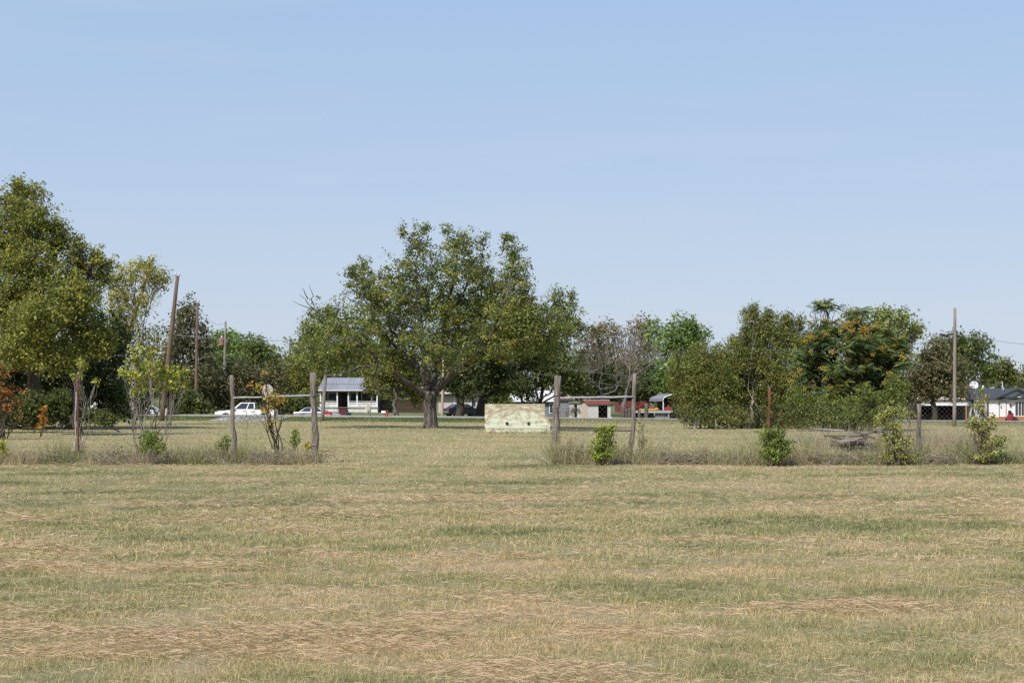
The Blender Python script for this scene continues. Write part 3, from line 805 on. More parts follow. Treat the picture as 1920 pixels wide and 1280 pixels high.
def frond_tree(name, label, cat, base_px, D, blobs, nros, pal):
    base = G(base_px, D)
    t = thing(name, label, cat, base)
    lm = MB(); bm2 = MB()
    b0 = base - np.array([0, 0, .15])
    W = np.array([b[2] * b[3] for b in blobs], float); W /= W.sum()
    berries = []
    for b, w in zip(blobs, W):
        c, r = blob_world(b, D)
        n = max(3, int(nros * w))
        d = rng.normal(size=(n, 3)); d[:, 2] += .25; d[:, 1] -= .2; d /= np.linalg.norm(d, axis=1)[:, None]
        rc = c + d * r * (rng.random(n) ** .4)[:, None]
        st = branch(b0 + np.array([rng.normal(0, .5), 0, 0]), c, .04, 7)
        bm2.tube(st, np.linspace(.13, .04, 7), 7)
        for q in rc:
            bm2.tube(branch(st[rng.integers(4, 7)], q, .05, 4), np.linspace(.035, .012, 4), 4)
            pc = pick(pal, 1)[0] * rng.uniform(.75, 1.25)
            nf = rng.integers(6, 11)
            for a in rng.uniform(0, 2 * PI, nf):
                L_ = rng.uniform(.4, .75); el_ = rng.uniform(-.3, .9); dirv = np.array([math.cos(a), math.sin(a), 0])
                s = np.linspace(.12, 1, 11)
                ctr = q + dirv * (s * L_)[:, None] + np.array([0, 0, 1]) * (el_ * L_ * s - .5 * L_ * s * s)[:, None]
                side = np.array([-dirv[1], dirv[0], 0])
                wl = (.15 * np.sin(PI * np.clip(s * .95 + .05, 0, 1)) + .03)
                for sg in (-1, 1):
                    tw = rng.uniform(-1.1, 1.1); sd2 = side * math.cos(tw) + np.array([0, 0, 1]) * math.sin(tw)
                    tip = ctr + (sd2 * sg * wl[:, None]) + np.array([0, 0, -.05]) + dirv * .05
                    wv = dirv * .028
                    v = np.stack([ctr, (ctr + tip) / 2 + wv, tip, (ctr + tip) / 2 - wv], 1).reshape(-1, 3)
                    cl = np.repeat(pc[None] * rng.uniform(.75, 1.25, (len(s), 1)), 4, 0)
                    lm.add(v, np.arange(len(s))[:, None] * 4 + np.array([[0, 1, 2, 3]]), cl)
            berries.append(q)
    crown(lm, [b[:4] + (.5,) for b in blobs], D, 1400, 17, .14, [((.15, .18, .048), 3), ((.11, .155, .055), 3), ((.075, .105, .04), 2), ((.30, .24, .045), 1.3)], .4, rag=.25)
    bm2.build('trunk', M['bark_dark'], t, smooth=True)
    lm.build('crown', M['leaf'], t)
    return t


ct = frond_tree('berry_tree', 'feathery leaved tree hung with clusters of orange berries', 'tree', 1590, 102,
                [(1548, 576, 24, 13, 0), (1602, 590, 24, 15, -1), (1550, 620, 34, 22, 0), (1605, 622, 36, 26, 0), (1655, 628, 24, 24, 0), (1640, 655, 50, 34, 0), (1525, 655, 40, 36, -1), (1600, 660, 50, 40, -2), (1670, 680, 40, 40, 0), (1520, 690, 36, 40, 0), (1580, 705, 46, 30, -2), (1640, 710, 40, 26, -1), (1505, 745, 26, 26, -1), (1690, 655, 18, 26, 0), (1550, 745, 36, 24, -2), (1610, 750, 36, 24, -2), (1660, 745, 26, 26, -1)],
                520, pCHINA)
ico = np.array([(0, 0, 1), (.894, 0, .447), (.276, .851, .447), (-.724, .526, .447), (-.724, -.526, .447), (.276, -.851, .447), (.724, .526, -.447), (-.276, .851, -.447), (-.894, 0, -.447), (-.276, -.851, -.447), (.724, -.526, -.447), (0, 0, -1)])
icof = np.array([(0, 1, 2), (0, 2, 3), (0, 3, 4), (0, 4, 5), (0, 5, 1), (1, 6, 2), (2, 7, 3), (3, 8, 4), (4, 9, 5), (5, 10, 1), (6, 7, 2), (7, 8, 3), (8, 9, 4), (9, 10, 5), (10, 6, 1), (11, 7, 6), (11, 8, 7), (11, 9, 8), (11, 10, 9), (11, 6, 10)])
for (px, py, w, h) in ((1586, 612, 7, 5), (1598, 620, 6, 5), (1612, 634, 6, 6), (1510, 640, 6, 4), (1550, 628, 6, 4), (1600, 650, 6, 6), (1636, 664, 6, 5), (1645, 640, 6, 4), (1590, 676, 5, 5), (1484, 716, 5, 4), (1540, 690, 5, 4), (1660, 718, 6, 4), (1625, 676, 6, 5), (1592, 606, 8, 5), (1605, 602, 6, 5), (1622, 618, 9, 8), (1628, 632, 6, 7), (1520, 632, 10, 5), (1538, 634, 7, 5), (1590, 640, 5, 6), (1612, 662, 8, 8), (1626, 650, 7, 6), (1654, 652, 7, 4),
                       (1500, 694, 6, 4), (1490, 706, 5, 4), (1548, 710, 5, 4), (1608, 690, 6, 4), (1594, 698, 5, 3), (1668, 702, 6, 5), (1680, 716, 6, 5), (1508, 730, 5, 4), (1526, 726, 5, 4), (1690, 670, 5, 6), (1575, 622, 5, 4), (1650, 690, 5, 4), (1620, 730, 4, 5), (1560, 660, 5, 5), (1520, 660, 5, 4), (1640, 612, 5, 4)):
    bb = MB(); c = P(px, py, 99.7 + rng.uniform(-.6, .8))
    nb = int(w * h * 1.5)
    for q in range(nb):
        o_ = rng.normal(0, .5, 3) * np.array([w, (w + h) / 2, h]) * 102 / F
        bb.add(ico * .036 * rng.uniform(.8, 1.3) + c + o_, icof); bb.tube([c, c + o_ * .6 + np.array([0, 0, .03]), c + o_], .009, 3)
    for q in range(4):
        bb.tube([c, c + rng.normal(0, .5, 3) * np.array([w, w, h]) * 102 / F], .006, 3)
    bb.build('berry_cluster', M['berry'], ct, smooth=True)

tree('brown_cedar', 'brown olive cedar left of the tall wooden pole on the right', 'tree', 1752, 152,
     [(1755, 660, 30, 26, 0), (1735, 690, 40, 34, 0), (1775, 690, 40, 34, 0), (1725, 725, 34, 28, 0), (1760, 725, 44, 24, 0), (1800, 720, 24, 26, 1), (1700, 740, 20, 20, 1), (1775, 735, 40, 14, -1)],
     860, 18, .26, [((.105, .092, .045), 3), ((.085, .085, .038), 3), ((.14, .12, .06), 1.2)], .28, cr=.7, bark='bark_dark', fork=.4)
tree('round_tree', 'round dark green tree behind the dark roofed house', 'tree', 1800, 250,
     [(1790, 650, 40, 28, 0), (1830, 650, 30, 26, 0), (1760, 670, 26, 20, 0), (1845, 680, 26, 24, 0), (1800, 690, 44, 30, 1), (1852, 700, 14, 20, 0)],
     600, 17, .42, [((.085, .115, .032), 3), ((.12, .14, .035), 2), ((.055, .07, .024), 2)], .4, cr=1.0)
tree('round_tree', 'smaller olive tree right of the round one behind the dark roof', 'tree', 1880, 270,
     [(1880, 690, 22, 20, 0), (1865, 705, 20, 18, 0), (1895, 705, 12, 18, 0)], 260, 15, .42, [((.12, .12, .04), 3), ((.085, .09, .03), 2)], .3, cr=.95)
tree('round_tree', 'light olive tree at the right edge behind the dark roof', 'tree', 1930, 290,
     [(1915, 708, 20, 16, 0), (1950, 700, 34, 24, 0)], 200, 15, .45, [((.13, .14, .045), 3), ((.10, .11, .035), 2)], .3, cr=1.0)
bare_tree('bare_shrub', 'leafless grey shrub beside the satellite dish', 'shrub', 1836, 225, 6.2, 1.3, .10, 'bark_pale', 5, 21, first=.3)

# far wood closing the horizon
fw = MB()
n = 1500
fx = rng.uniform(-260, 260, n); fy = rng.uniform(330, 380, n)
hh = 3.0 + 6.0 * vn(fx * .03, fy * .02, 71)
rep = np.repeat(np.arange(n), 14)
pos = np.stack([fx[rep] + rng.normal(0, 2.4, len(rep)), fy[rep] + rng.normal(0, 2, len(rep)), gz(fx[rep], fy[rep]) + hh[rep] * rng.random(len(rep)) ** .7], -1)
leaves(fw, pos, 1.5, pick(pMID + pCEDAR, n)[rep] * rng.uniform(.7, 1.2, (len(rep), 1)), flat=.4)
tag(fw.build('far_woods', M['leaf']), 'distant low woodland closing the horizon behind the houses', 'woods', kind='stuff')


# ------------------------------------------------------------------ shrubs and saplings by the fence
def shrub(name, label, cat, base_px, D, blobs, clumps, per, leaf, pal, stems=8, stem_r=.012, cr=.07, bark='twig', group=None, tall=None, spread=.12):
    base = G(base_px, D)
    if leaf <= .09: clumps, per, leaf, cr = int(clumps * 1.35), int(per * 1.15) + 1, leaf * .74, cr * 1.25
    stems = int(stems * 1.6)
    t = thing(name, label, cat, base, group=group)
    lm = MB(); sm_ = MB()
    cen = crown(lm, blobs, D, clumps, per, leaf, pal, cr, .5, rag=.25, flat=.3)
    for s in range(stems):
        c, r, q = cen[s % len(cen)]
        tip = q[rng.integers(len(q))]
        b0 = base + np.array([rng.normal(0, spread), rng.normal(0, spread * .6), -.03])
        pts = branch(b0, tip, .05, 6)
        sm_.tube(pts, np.linspace(stem_r, stem_r * .3, 6), 5)
        for j in range(3):
            sm_.tube(branch(pts[rng.integers(2, 5)], q[rng.integers(len(q))], .06, 4), np.linspace(stem_r * .5, .002, 4), 3)
    sm_.build('stem', M[bark], t, smooth=True)
    lm.build('foliage', M['leaf'], t)
    return t


shrub('sapling_bush', 'bright yellow green vine bush between the two right gateposts', 'bush', 1128, 41.4,
      [(1132, 806, 18, 13, 0), (1148, 800, 8, 9, 0), (1135, 818, 22, 16, 0), (1128, 838, 24, 20, 0), (1122, 856, 22, 16, 0), (1140, 850, 14, 16, 0)], 150, 15, .075, [((.20, .23, .035), 4), ((.14, .18, .03), 3), ((.09, .12, .025), 2)], 10, .012)
shrub('sapling_bush', 'rounded dark green bush standing alone on the fence line', 'bush', 1452, 41.3,
      [(1444, 813, 24, 13, 0), (1466, 808, 10, 8, 0), (1452, 824, 26, 18, 0), (1446, 845, 28, 22, 0), (1470, 838, 20, 20, 0), (1455, 862, 24, 12, 0)], 210, 15, .075, [((.13, .165, .035), 4), ((.09, .115, .028), 3), ((.19, .21, .05), 1)], 12, .012)
shrub('vine_sapling', 'tall ragged vine covered sapling in front of the lumber heap', 'sapling', 1680, 41.6,
      [(1672, 770, 22, 20, 0), (1700, 775, 22, 16, 0), (1655, 790, 18, 18, 0), (1680, 800, 20, 22, 0), (1690, 832, 24, 22, 0), (1668, 850, 24, 24, 0), (1700, 862, 20, 14, 0), (1665, 825, 16, 20, 0)],
      200, 12, .085, [((.21, .22, .06), 4), ((.16, .17, .05), 3), ((.26, .23, .10), 1.8)], 14, .016, spread=.2)
shrub('vine_sapling', 'pointed vine covered sapling in front of the white house', 'sapling', 1842, 41.6,
      [(1838, 735, 5, 14, 0), (1846, 745, 4, 12, 0), (1840, 765, 14, 16, 0), (1848, 790, 26, 18, 0), (1830, 800, 18, 20, 0), (1850, 825, 28, 22, 0), (1845, 855, 32, 20, 0), (1875, 825, 14, 14, 0), (1822, 790, 8, 12, 0)],
      200, 12, .082, [((.21, .22, .06), 4), ((.16, .17, .05), 3), ((.26, .23, .10), 1.8)], 14, .014, spread=.2)
shrub('small_bush', 'small green bush in the weeds below the slender saplings', 'bush', 283, 41.8,
      [(283, 822, 22, 18, 0), (296, 838, 14, 12, 0), (270, 838, 12, 10, 0)], 80, 14, .075, [((.15, .19, .035), 4), ((.10, .13, .03), 2)], 7, .009)
shrub('small_bush', 'small green sprig right of the orange leaved sapling', 'bush', 553, 43,
      [(553, 810, 6, 10, 0), (552, 826, 8, 10, 0)], 26, 12, .075, [((.13, .17, .035), 4), ((.18, .20, .04), 2)], 4, .007, spread=.04)
shrub('small_bush', 'green weed clump hugging the left weathered post', 'bush', 427, 43.2,
      [(425, 828, 9, 14, 0), (412, 834, 8, 8, 0)], 26, 11, .07, [((.11, .15, .035), 4), ((.16, .18, .04), 2)], 4, .007, spread=.05)
shrub('small_bush', 'yellow leaved sprig beside the right weathered post of the left fence', 'bush', 576, 43,
      [(577, 835, 8, 9, 0)], 14, 9, .07, [((.36, .25, .03), 3), ((.20, .19, .04), 2)], 3, .006, spread=.04)
shrub('small_bush', 'yellow green sprig at the far left edge of the weeds', 'bush', 6, 43,
      [(6, 835, 10, 10, 0), (8, 852, 14, 12, 0)], 34, 11, .08, [((.30, .26, .03), 3), ((.17, .19, .035), 2)], 4, .008, spread=.05)
shrub('yellow_sapling', 'slender pale stemmed sapling with yellow green leaves left of the brown pole', 'sapling', 268, 44,
      [(255, 665, 22, 22, 0), (275, 685, 26, 22, 0), (245, 700, 22, 22, 0), (285, 665, 14, 14, 0), (260, 725, 24, 20, 0, .6)], 75, 12, .10, pYEL, 6, .017, bark='bark_pale', cr=.12)
shrub('yellow_sapling', 'second slender sapling with brighter yellow leaves spreading right', 'sapling', 284, 44.4,
      [(310, 700, 22, 20, 0), (335, 700, 20, 16, 0), (322, 725, 24, 14, 0), (345, 715, 12, 14, 0)], 60, 12, .10, pYEL, 5, .016, bark='bark_pale', cr=.12)
shrub('yellow_sapling', 'thin sapling growing beside the rusty fence post at left', 'sapling', 150, 43.4,
      [(150, 682, 12, 12, 0), (145, 705, 10, 10, 0), (180, 712, 8, 6, 0)], 22, 10, .09, pYEL, 4, .012, bark='bark_pale', spread=.04, cr=.1)
shrub('orange_sapling', 'slender sapling with orange and yellow leaves in front of the octagonal sign', 'sapling', 524, 42.9,
      [(498, 698, 11, 6, 0), (484, 722, 16, 7, 0), (510, 745, 20, 14, 0), (500, 768, 18, 10, 0), (508, 790, 14, 10, 0), (530, 750, 10, 8, 0), (500, 735, 10, 10, 0)],
      44, 9, .085, [((.38, .16, .03), 2), ((.34, .26, .045), 3), ((.34, .10, .03), 1), ((.20, .18, .045), 3)], 5, .020, bark='bark_dark', spread=.02, cr=.09)
shrub('sumac', 'red and orange leaved sumac at the far left edge', 'bush', 5, 70,
      [(5, 700, 26, 14, 0), (10, 735, 34, 22, 0), (-20, 720, 40, 44, 0), (20, 755, 22, 18, 0), (35, 770, 16, 14, 0, .6)], 150, 12, .12, [((.20, .055, .025), 3), ((.24, .10, .025), 2), ((.16, .12, .03), 2), ((.10, .11, .03), 3)], 9, .03, bark='bark_dark', cr=.2)
shrub('orange_sapling', 'small plant of bright orange leaves in the shade of the left trees', 'sapling', 76, 76,
      [(84, 770, 7, 8, 0), (80, 785, 9, 9, 0), (76, 798, 6, 7, 0)], 30, 11, .12, [((.36, .15, .025), 3), ((.32, .21, .035), 2), ((.28, .09, .03), 1)], 3, .02, bark='bark_dark', spread=.03, cr=.13)
shrub('tangled_shrub', 'grey dry tangle of stems against the thick right gatepost', 'bush', 1080, 42.9,
      [(1075, 842, 28, 24, 0), (1052, 852, 16, 20, 0), (1102, 850, 20, 18, 0)], 130, 8, .05, [((.28, .25, .17), 3), ((.17, .17, .09), 2)], 95, .007, spread=.3)
shrub('tangled_shrub', 'brown leaved sucker growing beside the thin right gatepost', 'bush', 1203, 43.2,
      [(1200, 800, 8, 14, 0), (1204, 825, 8, 16, 0)], 18, 8, .06, [((.22, .17, .10), 3), ((.15, .14, .06), 2)], 5, .008, spread=.04)
pTANG = [((.27, .24, .16), 3), ((.17, .18, .085), 3), ((.22, .17, .11), 2)]
for nm, lb, px, bl, cl in (('tangled_shrub', 'low grey green tangle of weeds between the thin gatepost and the dark green bush', 1260, [(1245, 845, 24, 16, 0), (1285, 852, 26, 14, 0), (1320, 850, 20, 16, 0)], 90),
                           ('tangled_shrub', 'wide tangle of dry stems right of the rounded dark green bush', 1545, [(1530, 850, 26, 16, 0), (1575, 856, 30, 14, 0), (1615, 852, 24, 16, 0)], 90),
                           ('tangled_shrub', 'low ragged weeds between the two vine covered saplings', 1765, [(1745, 858, 22, 12, 0), (1785, 855, 24, 15, 0)], 60),
                           ('tangled_shrub', 'dry tangle right of the rusty pipe post in the left weeds', 195, [(180, 850, 24, 14, 0), (215, 845, 22, 16, 0), (330, 852, 30, 13, 0)], 70),
                           ('tangled_shrub', 'reddish dry tangle under the orange leaved sapling', 490, [(480, 852, 26, 12, 0), (520, 850, 24, 12, 0)], 60)):
    shrub(nm, lb, 'bush', px, 41.9, bl, int(cl * 1.2), 8, .05, pTANG, 24, .005, spread=.55, bark='stalk')
tree('undergrowth_bush', 'reddish bare shrub growing under the left trees', 'bush', 140, 100,
     [(135, 765, 14, 18, 0), (160, 768, 10, 14, 0)], 30, 7, .14, [((.22, .12, .09), 3), ((.17, .11, .07), 2)], .03, cr=.3, bark='twig', stems=9, spread=.5, fork=.3)
# ------------------------------------------------------------------ fences
DF = 43.0


def wood_post(parent, px0, pyb, px1, pyt, w_px, mt_, D=DF, knots=True, label=None):
    a = P(px0, pyb, D); b = P(px1, pyt, D)
    a = a - (b - a) / np.linalg.norm(b - a) * .25
    pts = branch(a, b, .008, 9)
    rad = w_px * D / F / 2
    m_ = MB()
    m_.tube(pts, rad * np.array([1.12, 1.08, 1.0, 1.03, .97, .98, .93, .95, .90]) * rng.uniform(.95, 1.05, 9), 10)
    v = m_.v[0]; v += rng.normal(0, rad * .07, v.shape)
    if knots:
        for q in range(3):
            k = pts[rng.integers(2, 7)]; an = rng.uniform(0, 2 * PI)
            m_.tube([k, k + np.array([math.cos(an) * rad * 1.25, math.sin(an) * rad * 1.25, .03])], [rad * .35, rad * .2], 6)
    o = m_.build('post', M[mt_], parent, smooth=True)
    if label: o['label'] = label
    return o


def mesh_panel(x0, x1, z1, ragged=0.0, s=.13, r=.0015, D=DF, hole=None):
    m_ = MB()
    n = int((x1 - x0 + z1) / s)
    for sg in (1, -1):
        for i in range(n + 1):
            xs = x0 - z1 + i * s if sg > 0 else x0 + i * s
            pa = []
            for q in np.linspace(0, 1, 9):
                x = xs + sg * q * z1
                if x0 <= x <= x1:
                    zt = q * z1
                    if ragged and zt > z1 - ragged * float(vn(x * .7, 0, 81)) * z1: break
                    pa.append((x, D + .02 * sg * .3 + .05 * (float(vn(x * .5, zt * 1.5, 82)) - .5), float(gz(x, D)) + .03 + zt + .012 * math.sin(x * 7)))
            if len(pa) > 1: m_.tube(pa, r, 3, cap=False)
    return m_


def X(px, D): return (px - CX) * D / F


lf = thing('wire_fence', 'chain link fence on weathered posts left of the opening, partly overgrown', 'fence', G(435, DF))
wood_post(lf, 438.5, 868, 434, 703, 8.5, 'post', label='thin weathered grey wooden post')
wood_post(lf, 591, 870, 587, 698, 12, 'post', label='thick weathered wooden gatepost')
m_ = MB(); m_.tube(branch(P(147, 866, DF), P(145, 705, DF), .004, 6), .030, 8); m_.build('post', M['rust'], lf, smooth=True)['label'] = 'thin rusty pipe post'
m_ = MB(); m_.tube(branch(P(141, 862, DF), P(143, 735, DF), .006, 6), .016, 6); m_.build('stake', M['galv'], lf, smooth=True)
m_ = MB(); m_.tube(branch(P(437, 745.5, DF - .03), P(589, 741, DF - .03), .003, 8), .024, 8); m_.build('top_rail', M['galv'], lf, smooth=True)
mesh_panel(X(440, DF), X(585, DF), 1.0, .75).build('wire_mesh', M['wire'], lf)['label'] = 'torn low chain link mesh between the two wooden posts'
mesh_panel(-19, X(432, DF), 1.15, .45).build('wire_mesh', M['wire'], lf)
m_ = MB(); m_.tube(branch(P(470, 770, DF), P(548, 838, DF), .02, 8), .008, 4)
m_.tube(branch(P(460, 835, DF), P(462, 770, DF), .03, 6), .006, 4); m_.tube(branch(P(455, 790, DF), P(500, 782, DF), .03, 6), .005, 4)
m_.tube(branch(P(584.5, 868, DF), P(585, 745, DF), .002, 5), .006, 4)
m_.build('loose_wire', M['wire'], lf)
for zc_ in (742, 765, 790, 835):
    m_ = MB(); c = P(588.5, zc_, DF); m_.lathe(c, [(.099, -.006), (.102, 0), (.099, .006)], sides=14)
    m_.build('tie_wire', M['wire'], lf)

rf = thing('wire_fence', 'chain link fence with gateposts and galvanised rail right of the opening', 'fence', G(1043, DF))
wood_post(rf, 1039, 868, 1046, 704, 13.5, 'post', label='thick knotty wooden gatepost with red stain')
wood_post(rf, 1184, 868, 1190, 700, 8.5, 'post', label='thin crooked wooden gatepost')
wood_post(rf, 1723, 868, 1723, 757, 8.5, 'post', D=43.4, label='pale mottled post among the vines')
m_ = MB(); m_.tube(branch(P(1441, 864, DF), P(1443, 725, DF), .004, 6), .034, 8); m_.build('post', M['rust'], rf, smooth=True)['label'] = 'rusty pipe post by the dark green bush'
m_ = MB(); m_.tube(branch(P(1046, 746, DF - .04), P(1187, 743.5, DF - .04), .002, 8), .027, 8); m_.build('top_rail', M['galv'], rf, smooth=True)
m_ = MB(); m_.tube(branch(P(1046, 806, DF + .05), P(1186, 807, DF + .05), .002, 8), .022, 6); m_.build('shadow_bar', M['post_dark'], rf, smooth=True)  # dark bar added between the posts to stand in for a ground shadow line
mesh_panel(X(1047, DF), X(1186, DF), 1.80, 0).build('wire_mesh', M['wire'], rf)
mesh_panel(X(1190, DF), 19, 1.80, .12).build('wire_mesh', M['wire'], rf)
m_ = MB()
for a, b in ((1049.5, 1050.5), (1047, 1048)): m_.tube([P(a, 866, DF - .05), P(b, 740, DF - .05)], .005, 4)
m_.build('guide_wire', M['wire'], rf)
for zc_ in (741, 764, 772, 800):
    m_ = MB(); c = P(1043.5, zc_, DF); m_.lathe(c, [(.112, -.006), (.115, 0), (.112, .006)], sides=14); m_.build('tie_wire', M['wire'], rf)
m_ = MB(); m_.box(P(1052, 741, DF + .25), (.34, .03, .12)); m_.build('rusty_plate', M['rust'], rf)

# ------------------------------------------------------------------ painted concrete slab
DW = 86.0; k = DW / F


def wall_mat(name, lo_, hi_):
    m, nt, out = nodes_of(name)
    N, L = nt.nodes.new, nt.links.new
    p = N('ShaderNodeBsdfPrincipled'); p.inputs['Roughness'].default_value = .9; L(p.outputs[0], out.inputs[0])
    tc = N('ShaderNodeTexCoord')

    def noise(sc, det, st=(1, 1, 1)):
        mp = N('ShaderNodeMapping'); mp.inputs['Scale'].default_value = st; L(tc.outputs['Object'], mp.inputs[0])
        n_ = N('ShaderNodeTexNoise'); n_.inputs['Scale'].default_value = sc; n_.inputs['Detail'].default_value = det; n_.inputs['Roughness'].default_value = .7
        L(mp.outputs[0], n_.inputs['Vector']); return n_.outputs['Fac']
    r1 = N('ShaderNodeValToRGB'); e = r1.color_ramp.elements
    e[0].position = .3; e[0].color = (.54, .57, .40, 1); e[1].position = .7; e[1].color = (.68, .70, .55, 1)
    L(noise(2.5, 6, (1, 1, 2.2)), r1.inputs[0])
    r2 = N('ShaderNodeValToRGB'); e = r2.color_ramp.elements
    e[0].position = .3; e[0].color = (.40, .285, .175, 1); e[1].position = .7; e[1].color = (.27, .25, .175, 1)
    L(noise(5, 5), r2.inputs[0])
    r3 = N('ShaderNodeValToRGB'); e = r3.color_ramp.elements
    e[0].position = lo_; e[0].color = (0, 0, 0, 1); e[1].position = hi_; e[1].color = (1, 1, 1, 1)
    sz = N('ShaderNodeSeparateXYZ'); L(tc.outputs['Object'], sz.inputs[0])
    mz = N('ShaderNodeMath'); mz.operation = 'MULTIPLY_ADD'; L(sz.outputs['Z'], mz.inputs[0]); mz.inputs[1].default_value = .10; mz.inputs[2].default_value = -.09
    az_ = N('ShaderNodeMath'); az_.operation = 'ADD'; L(noise(2.6, 10, (.8, 1, 1.7)), az_.inputs[0]); L(mz.outputs[0], az_.inputs[1]); L(az_.outputs[0], r3.inputs[0])
    at = N('ShaderNodeAttribute'); at.attribute_name = 'Col'
    ad = N('ShaderNodeMath'); ad.operation = 'ADD'; ad.use_clamp = True; L(r3.outputs[0], ad.inputs[0]); L(at.outputs['Fac'], ad.inputs[1])
    mx = N('ShaderNodeMix'); mx.data_type = 'RGBA'; L(ad.outputs[0], mx.inputs[0]); L(r1.outputs[0], mx.inputs[6]); L(r2.outputs[0], mx.inputs[7])
    L(mx.outputs[2], p.inputs['Base Color'])
    b = N('ShaderNodeBump'); b.inputs['Strength'].default_value = .5; b.inputs['Distance'].default_value = .03; L(noise(9, 6), b.inputs['Height']); L(b.outputs[0], p.inputs['Normal'])
    return m


M['mint'] = wall_mat('peeling_mint_paint', .44, .60)
M['mint_back'] = wall_mat('worn_mint_paint', .40, .58)
M['mint_rim'] = mat('stained_concrete_rim', (.36, .25, .155), (.50, .45, .32), 3.5, .9, .4, lo=.42, hi=.62)
gw = thing('concrete_headwall', 'pale green peeling concrete slab with an arched face and two pipe holes', 'concrete wall', G(970, DW))
zb = float(gz(X(970, DW), DW)) - .1


def WP(px, py): return ((px - CX) * k, CAMH - (py - HY) * k)


x0, zt = WP(909, 757); x1, _ = WP(1022, 757)
m_ = MB(); m_.b2(x0, x1, DW + .12, DW + .75, zb, zt); m_.build('back_slab', M['mint_back'], gw, bevel=.02)
m_ = MB()
prof = [WP(913, 815)] + [WP(px, py) for px, py in ((912, 800), (911, 788), (914, 780), (922, 773), (935, 768), (950, 764.5), (968, 763.5), (985, 764.5), (1000, 767), (1012, 772), (1022, 778.5), (1029, 786), (1031.5, 794), (1031.5, 815))]
prof[0] = (prof[0][0], zb); prof[-1] = (prof[-1][0], zb)
hcs = [WP(950.5, 793), WP(991, 793)]
m_.prism(prof[::-1], DW, DW + .6)
fo = m_.build('arched_face', M['mint'], gw)
me = fo.data
at = me.color_attributes.new('Col', 'FLOAT_COLOR', 'POINT')
at.data.foreach_set('color', np.tile(np.array([0, 0, 0, 1], np.float32), len(me.vertices)))
m_ = MB()                                     # raised rim along the arch
ro_ = np.array(prof[2:14]); cxz = np.array([WP(970, 0)[0], WP(0, 800)[1]])
ri_ = ro_ + (cxz - ro_) / np.linalg.norm(cxz - ro_, axis=1)[:, None] * .13
for q in range(len(ro_) - 1):
    a, b, c_, d = ro_[q], ro_[q + 1], ri_[q + 1], ri_[q]
    m_.add([(a[0], DW - .004, a[1] + .004), (b[0], DW - .004, b[1] + .004), (c_[0], DW - .004, c_[1]), (d[0], DW - .004, d[1]), (a[0], DW + .05, a[1] + .004), (b[0], DW + .05, b[1] + .004), (c_[0], DW + .05, c_[1]), (d[0], DW + .05, d[1])],
           [(3, 2, 1, 0), (0, 1, 5, 4), (2, 3, 7, 6)])
m_.build('arch_rim', M['mint_rim'], gw)
m_ = MB(); m_.b2(WP(913, 0)[0], WP(1031, 0)[0], DW - .012, DW + .02, WP(0, 803.5)[1], WP(0, 802.6)[1]); m_.build('form_line', M['mint_rim'], gw)
m_ = MB(); m_.b2(WP(911, 0)[0], WP(1033, 0)[0], DW - .05, DW + .5, zb, WP(0, 809.5)[1]); m_.build('footing', M['mint_rim'], gw, bevel=.02)
for hx, hz in hcs:
    m_ = MB(); m_.lathe((hx, DW - .035, hz), [(.05, -.02), (.098, 0), (.095, .035), (.08, .05)], axis=(0, 1, 0), sides=20)
    pr = m_.build('pipe_collar', M['mint_rim'], gw, smooth=False)
    m_ = MB(); m_.lathe((hx, DW - .065, hz), [(.072, 0), (.072, .012)], axis=(0, 1, 0), sides=20)
    m_.build('pipe_hole', M['black'], pr)

weed_strip('slab_weeds', 'dry grass growing against the foot of the painted concrete slab', (X(906, DW), X(1036, DW)), (85.2, 86.1), 900, .08, .34, TANS, seed=33)

# ------------------------------------------------------------------ poles, wires, sign


def pole(name, label, px0, D, px1, pyt, w, mt_, insul=1, xfmr=None, crossarm=False, lamp=None, dd=0.0):
    b = G(px0, D); t = thing(name, label, 'utility pole', b)
    top = P(px1, pyt, D) + np.array([0, dd, 0])
    pts = np.array([b - (top - b) * .02 + (top - b) * 1.02 * q for q in np.linspace(0, 1, 8)])
    m_ = MB(); m_.tube(pts, np.linspace(w, w * .68, 8), 10); m_.build('shaft', M[mt_], t, smooth=True)
    for i in range(insul):
        m_ = MB(); c = top + np.array([.16 * (i - (insul - 1) / 2) * 2, 0, .02 + .05 * (i % 2)])
        m_.lathe(c, [(.02, -.12), (.03, 0), (.07, .05), (.045, .09), (.075, .13), (.03, .22)], sides=10); m_.build('insulator', M['ceramic'], t, smooth=True)
    if xfmr:
        c = P(*xfmr, D) + np.array([0, -.05, 0])
        m_ = MB(); m_.lathe(c, [(.25, -.5), (.30, -.45), (.30, .32), (.25, .4)], sides=16); tr = m_.build('transformer', M['transformer'], t, smooth=False)
        m_ = MB(); m_.lathe(c + np.array([0, 0, .4]), [(.1, 0), (.14, .06), (.08, .14), (.12, .2), (.05, .3)], sides=10); m_.build('bushing', M['ceramic'], tr, smooth=True)
        m_ = MB(); m_.b2(c[0] + .28, c[0] + .62, c[1] - .05, c[1] + .05, c[2] - .05, c[2] + .06); m_.build('bracket', M['galv'], tr)
    if crossarm:
        m_ = MB(); m_.box(top + np.array([0, 0, -.5]), (2.2, .12, .14)); m_.build('cross_arm', M[mt_], t)
    if lamp:
        a = P(*lamp[0], D); c = P(*lamp[1], D)
        m_ = MB(); m_.tube([a, (a + c) / 2 + np.array([0, 0, .04]), c], .035, 6); ar = m_.build('lamp_arm', M['black'], t, smooth=True)
        m_ = MB(); m_.box(c + np.array([-.25, 0, -.03]), (.7, .3, .16), 0, .25); m_.build('lamp_head', M['black'], ar, bevel=.04)
    return t


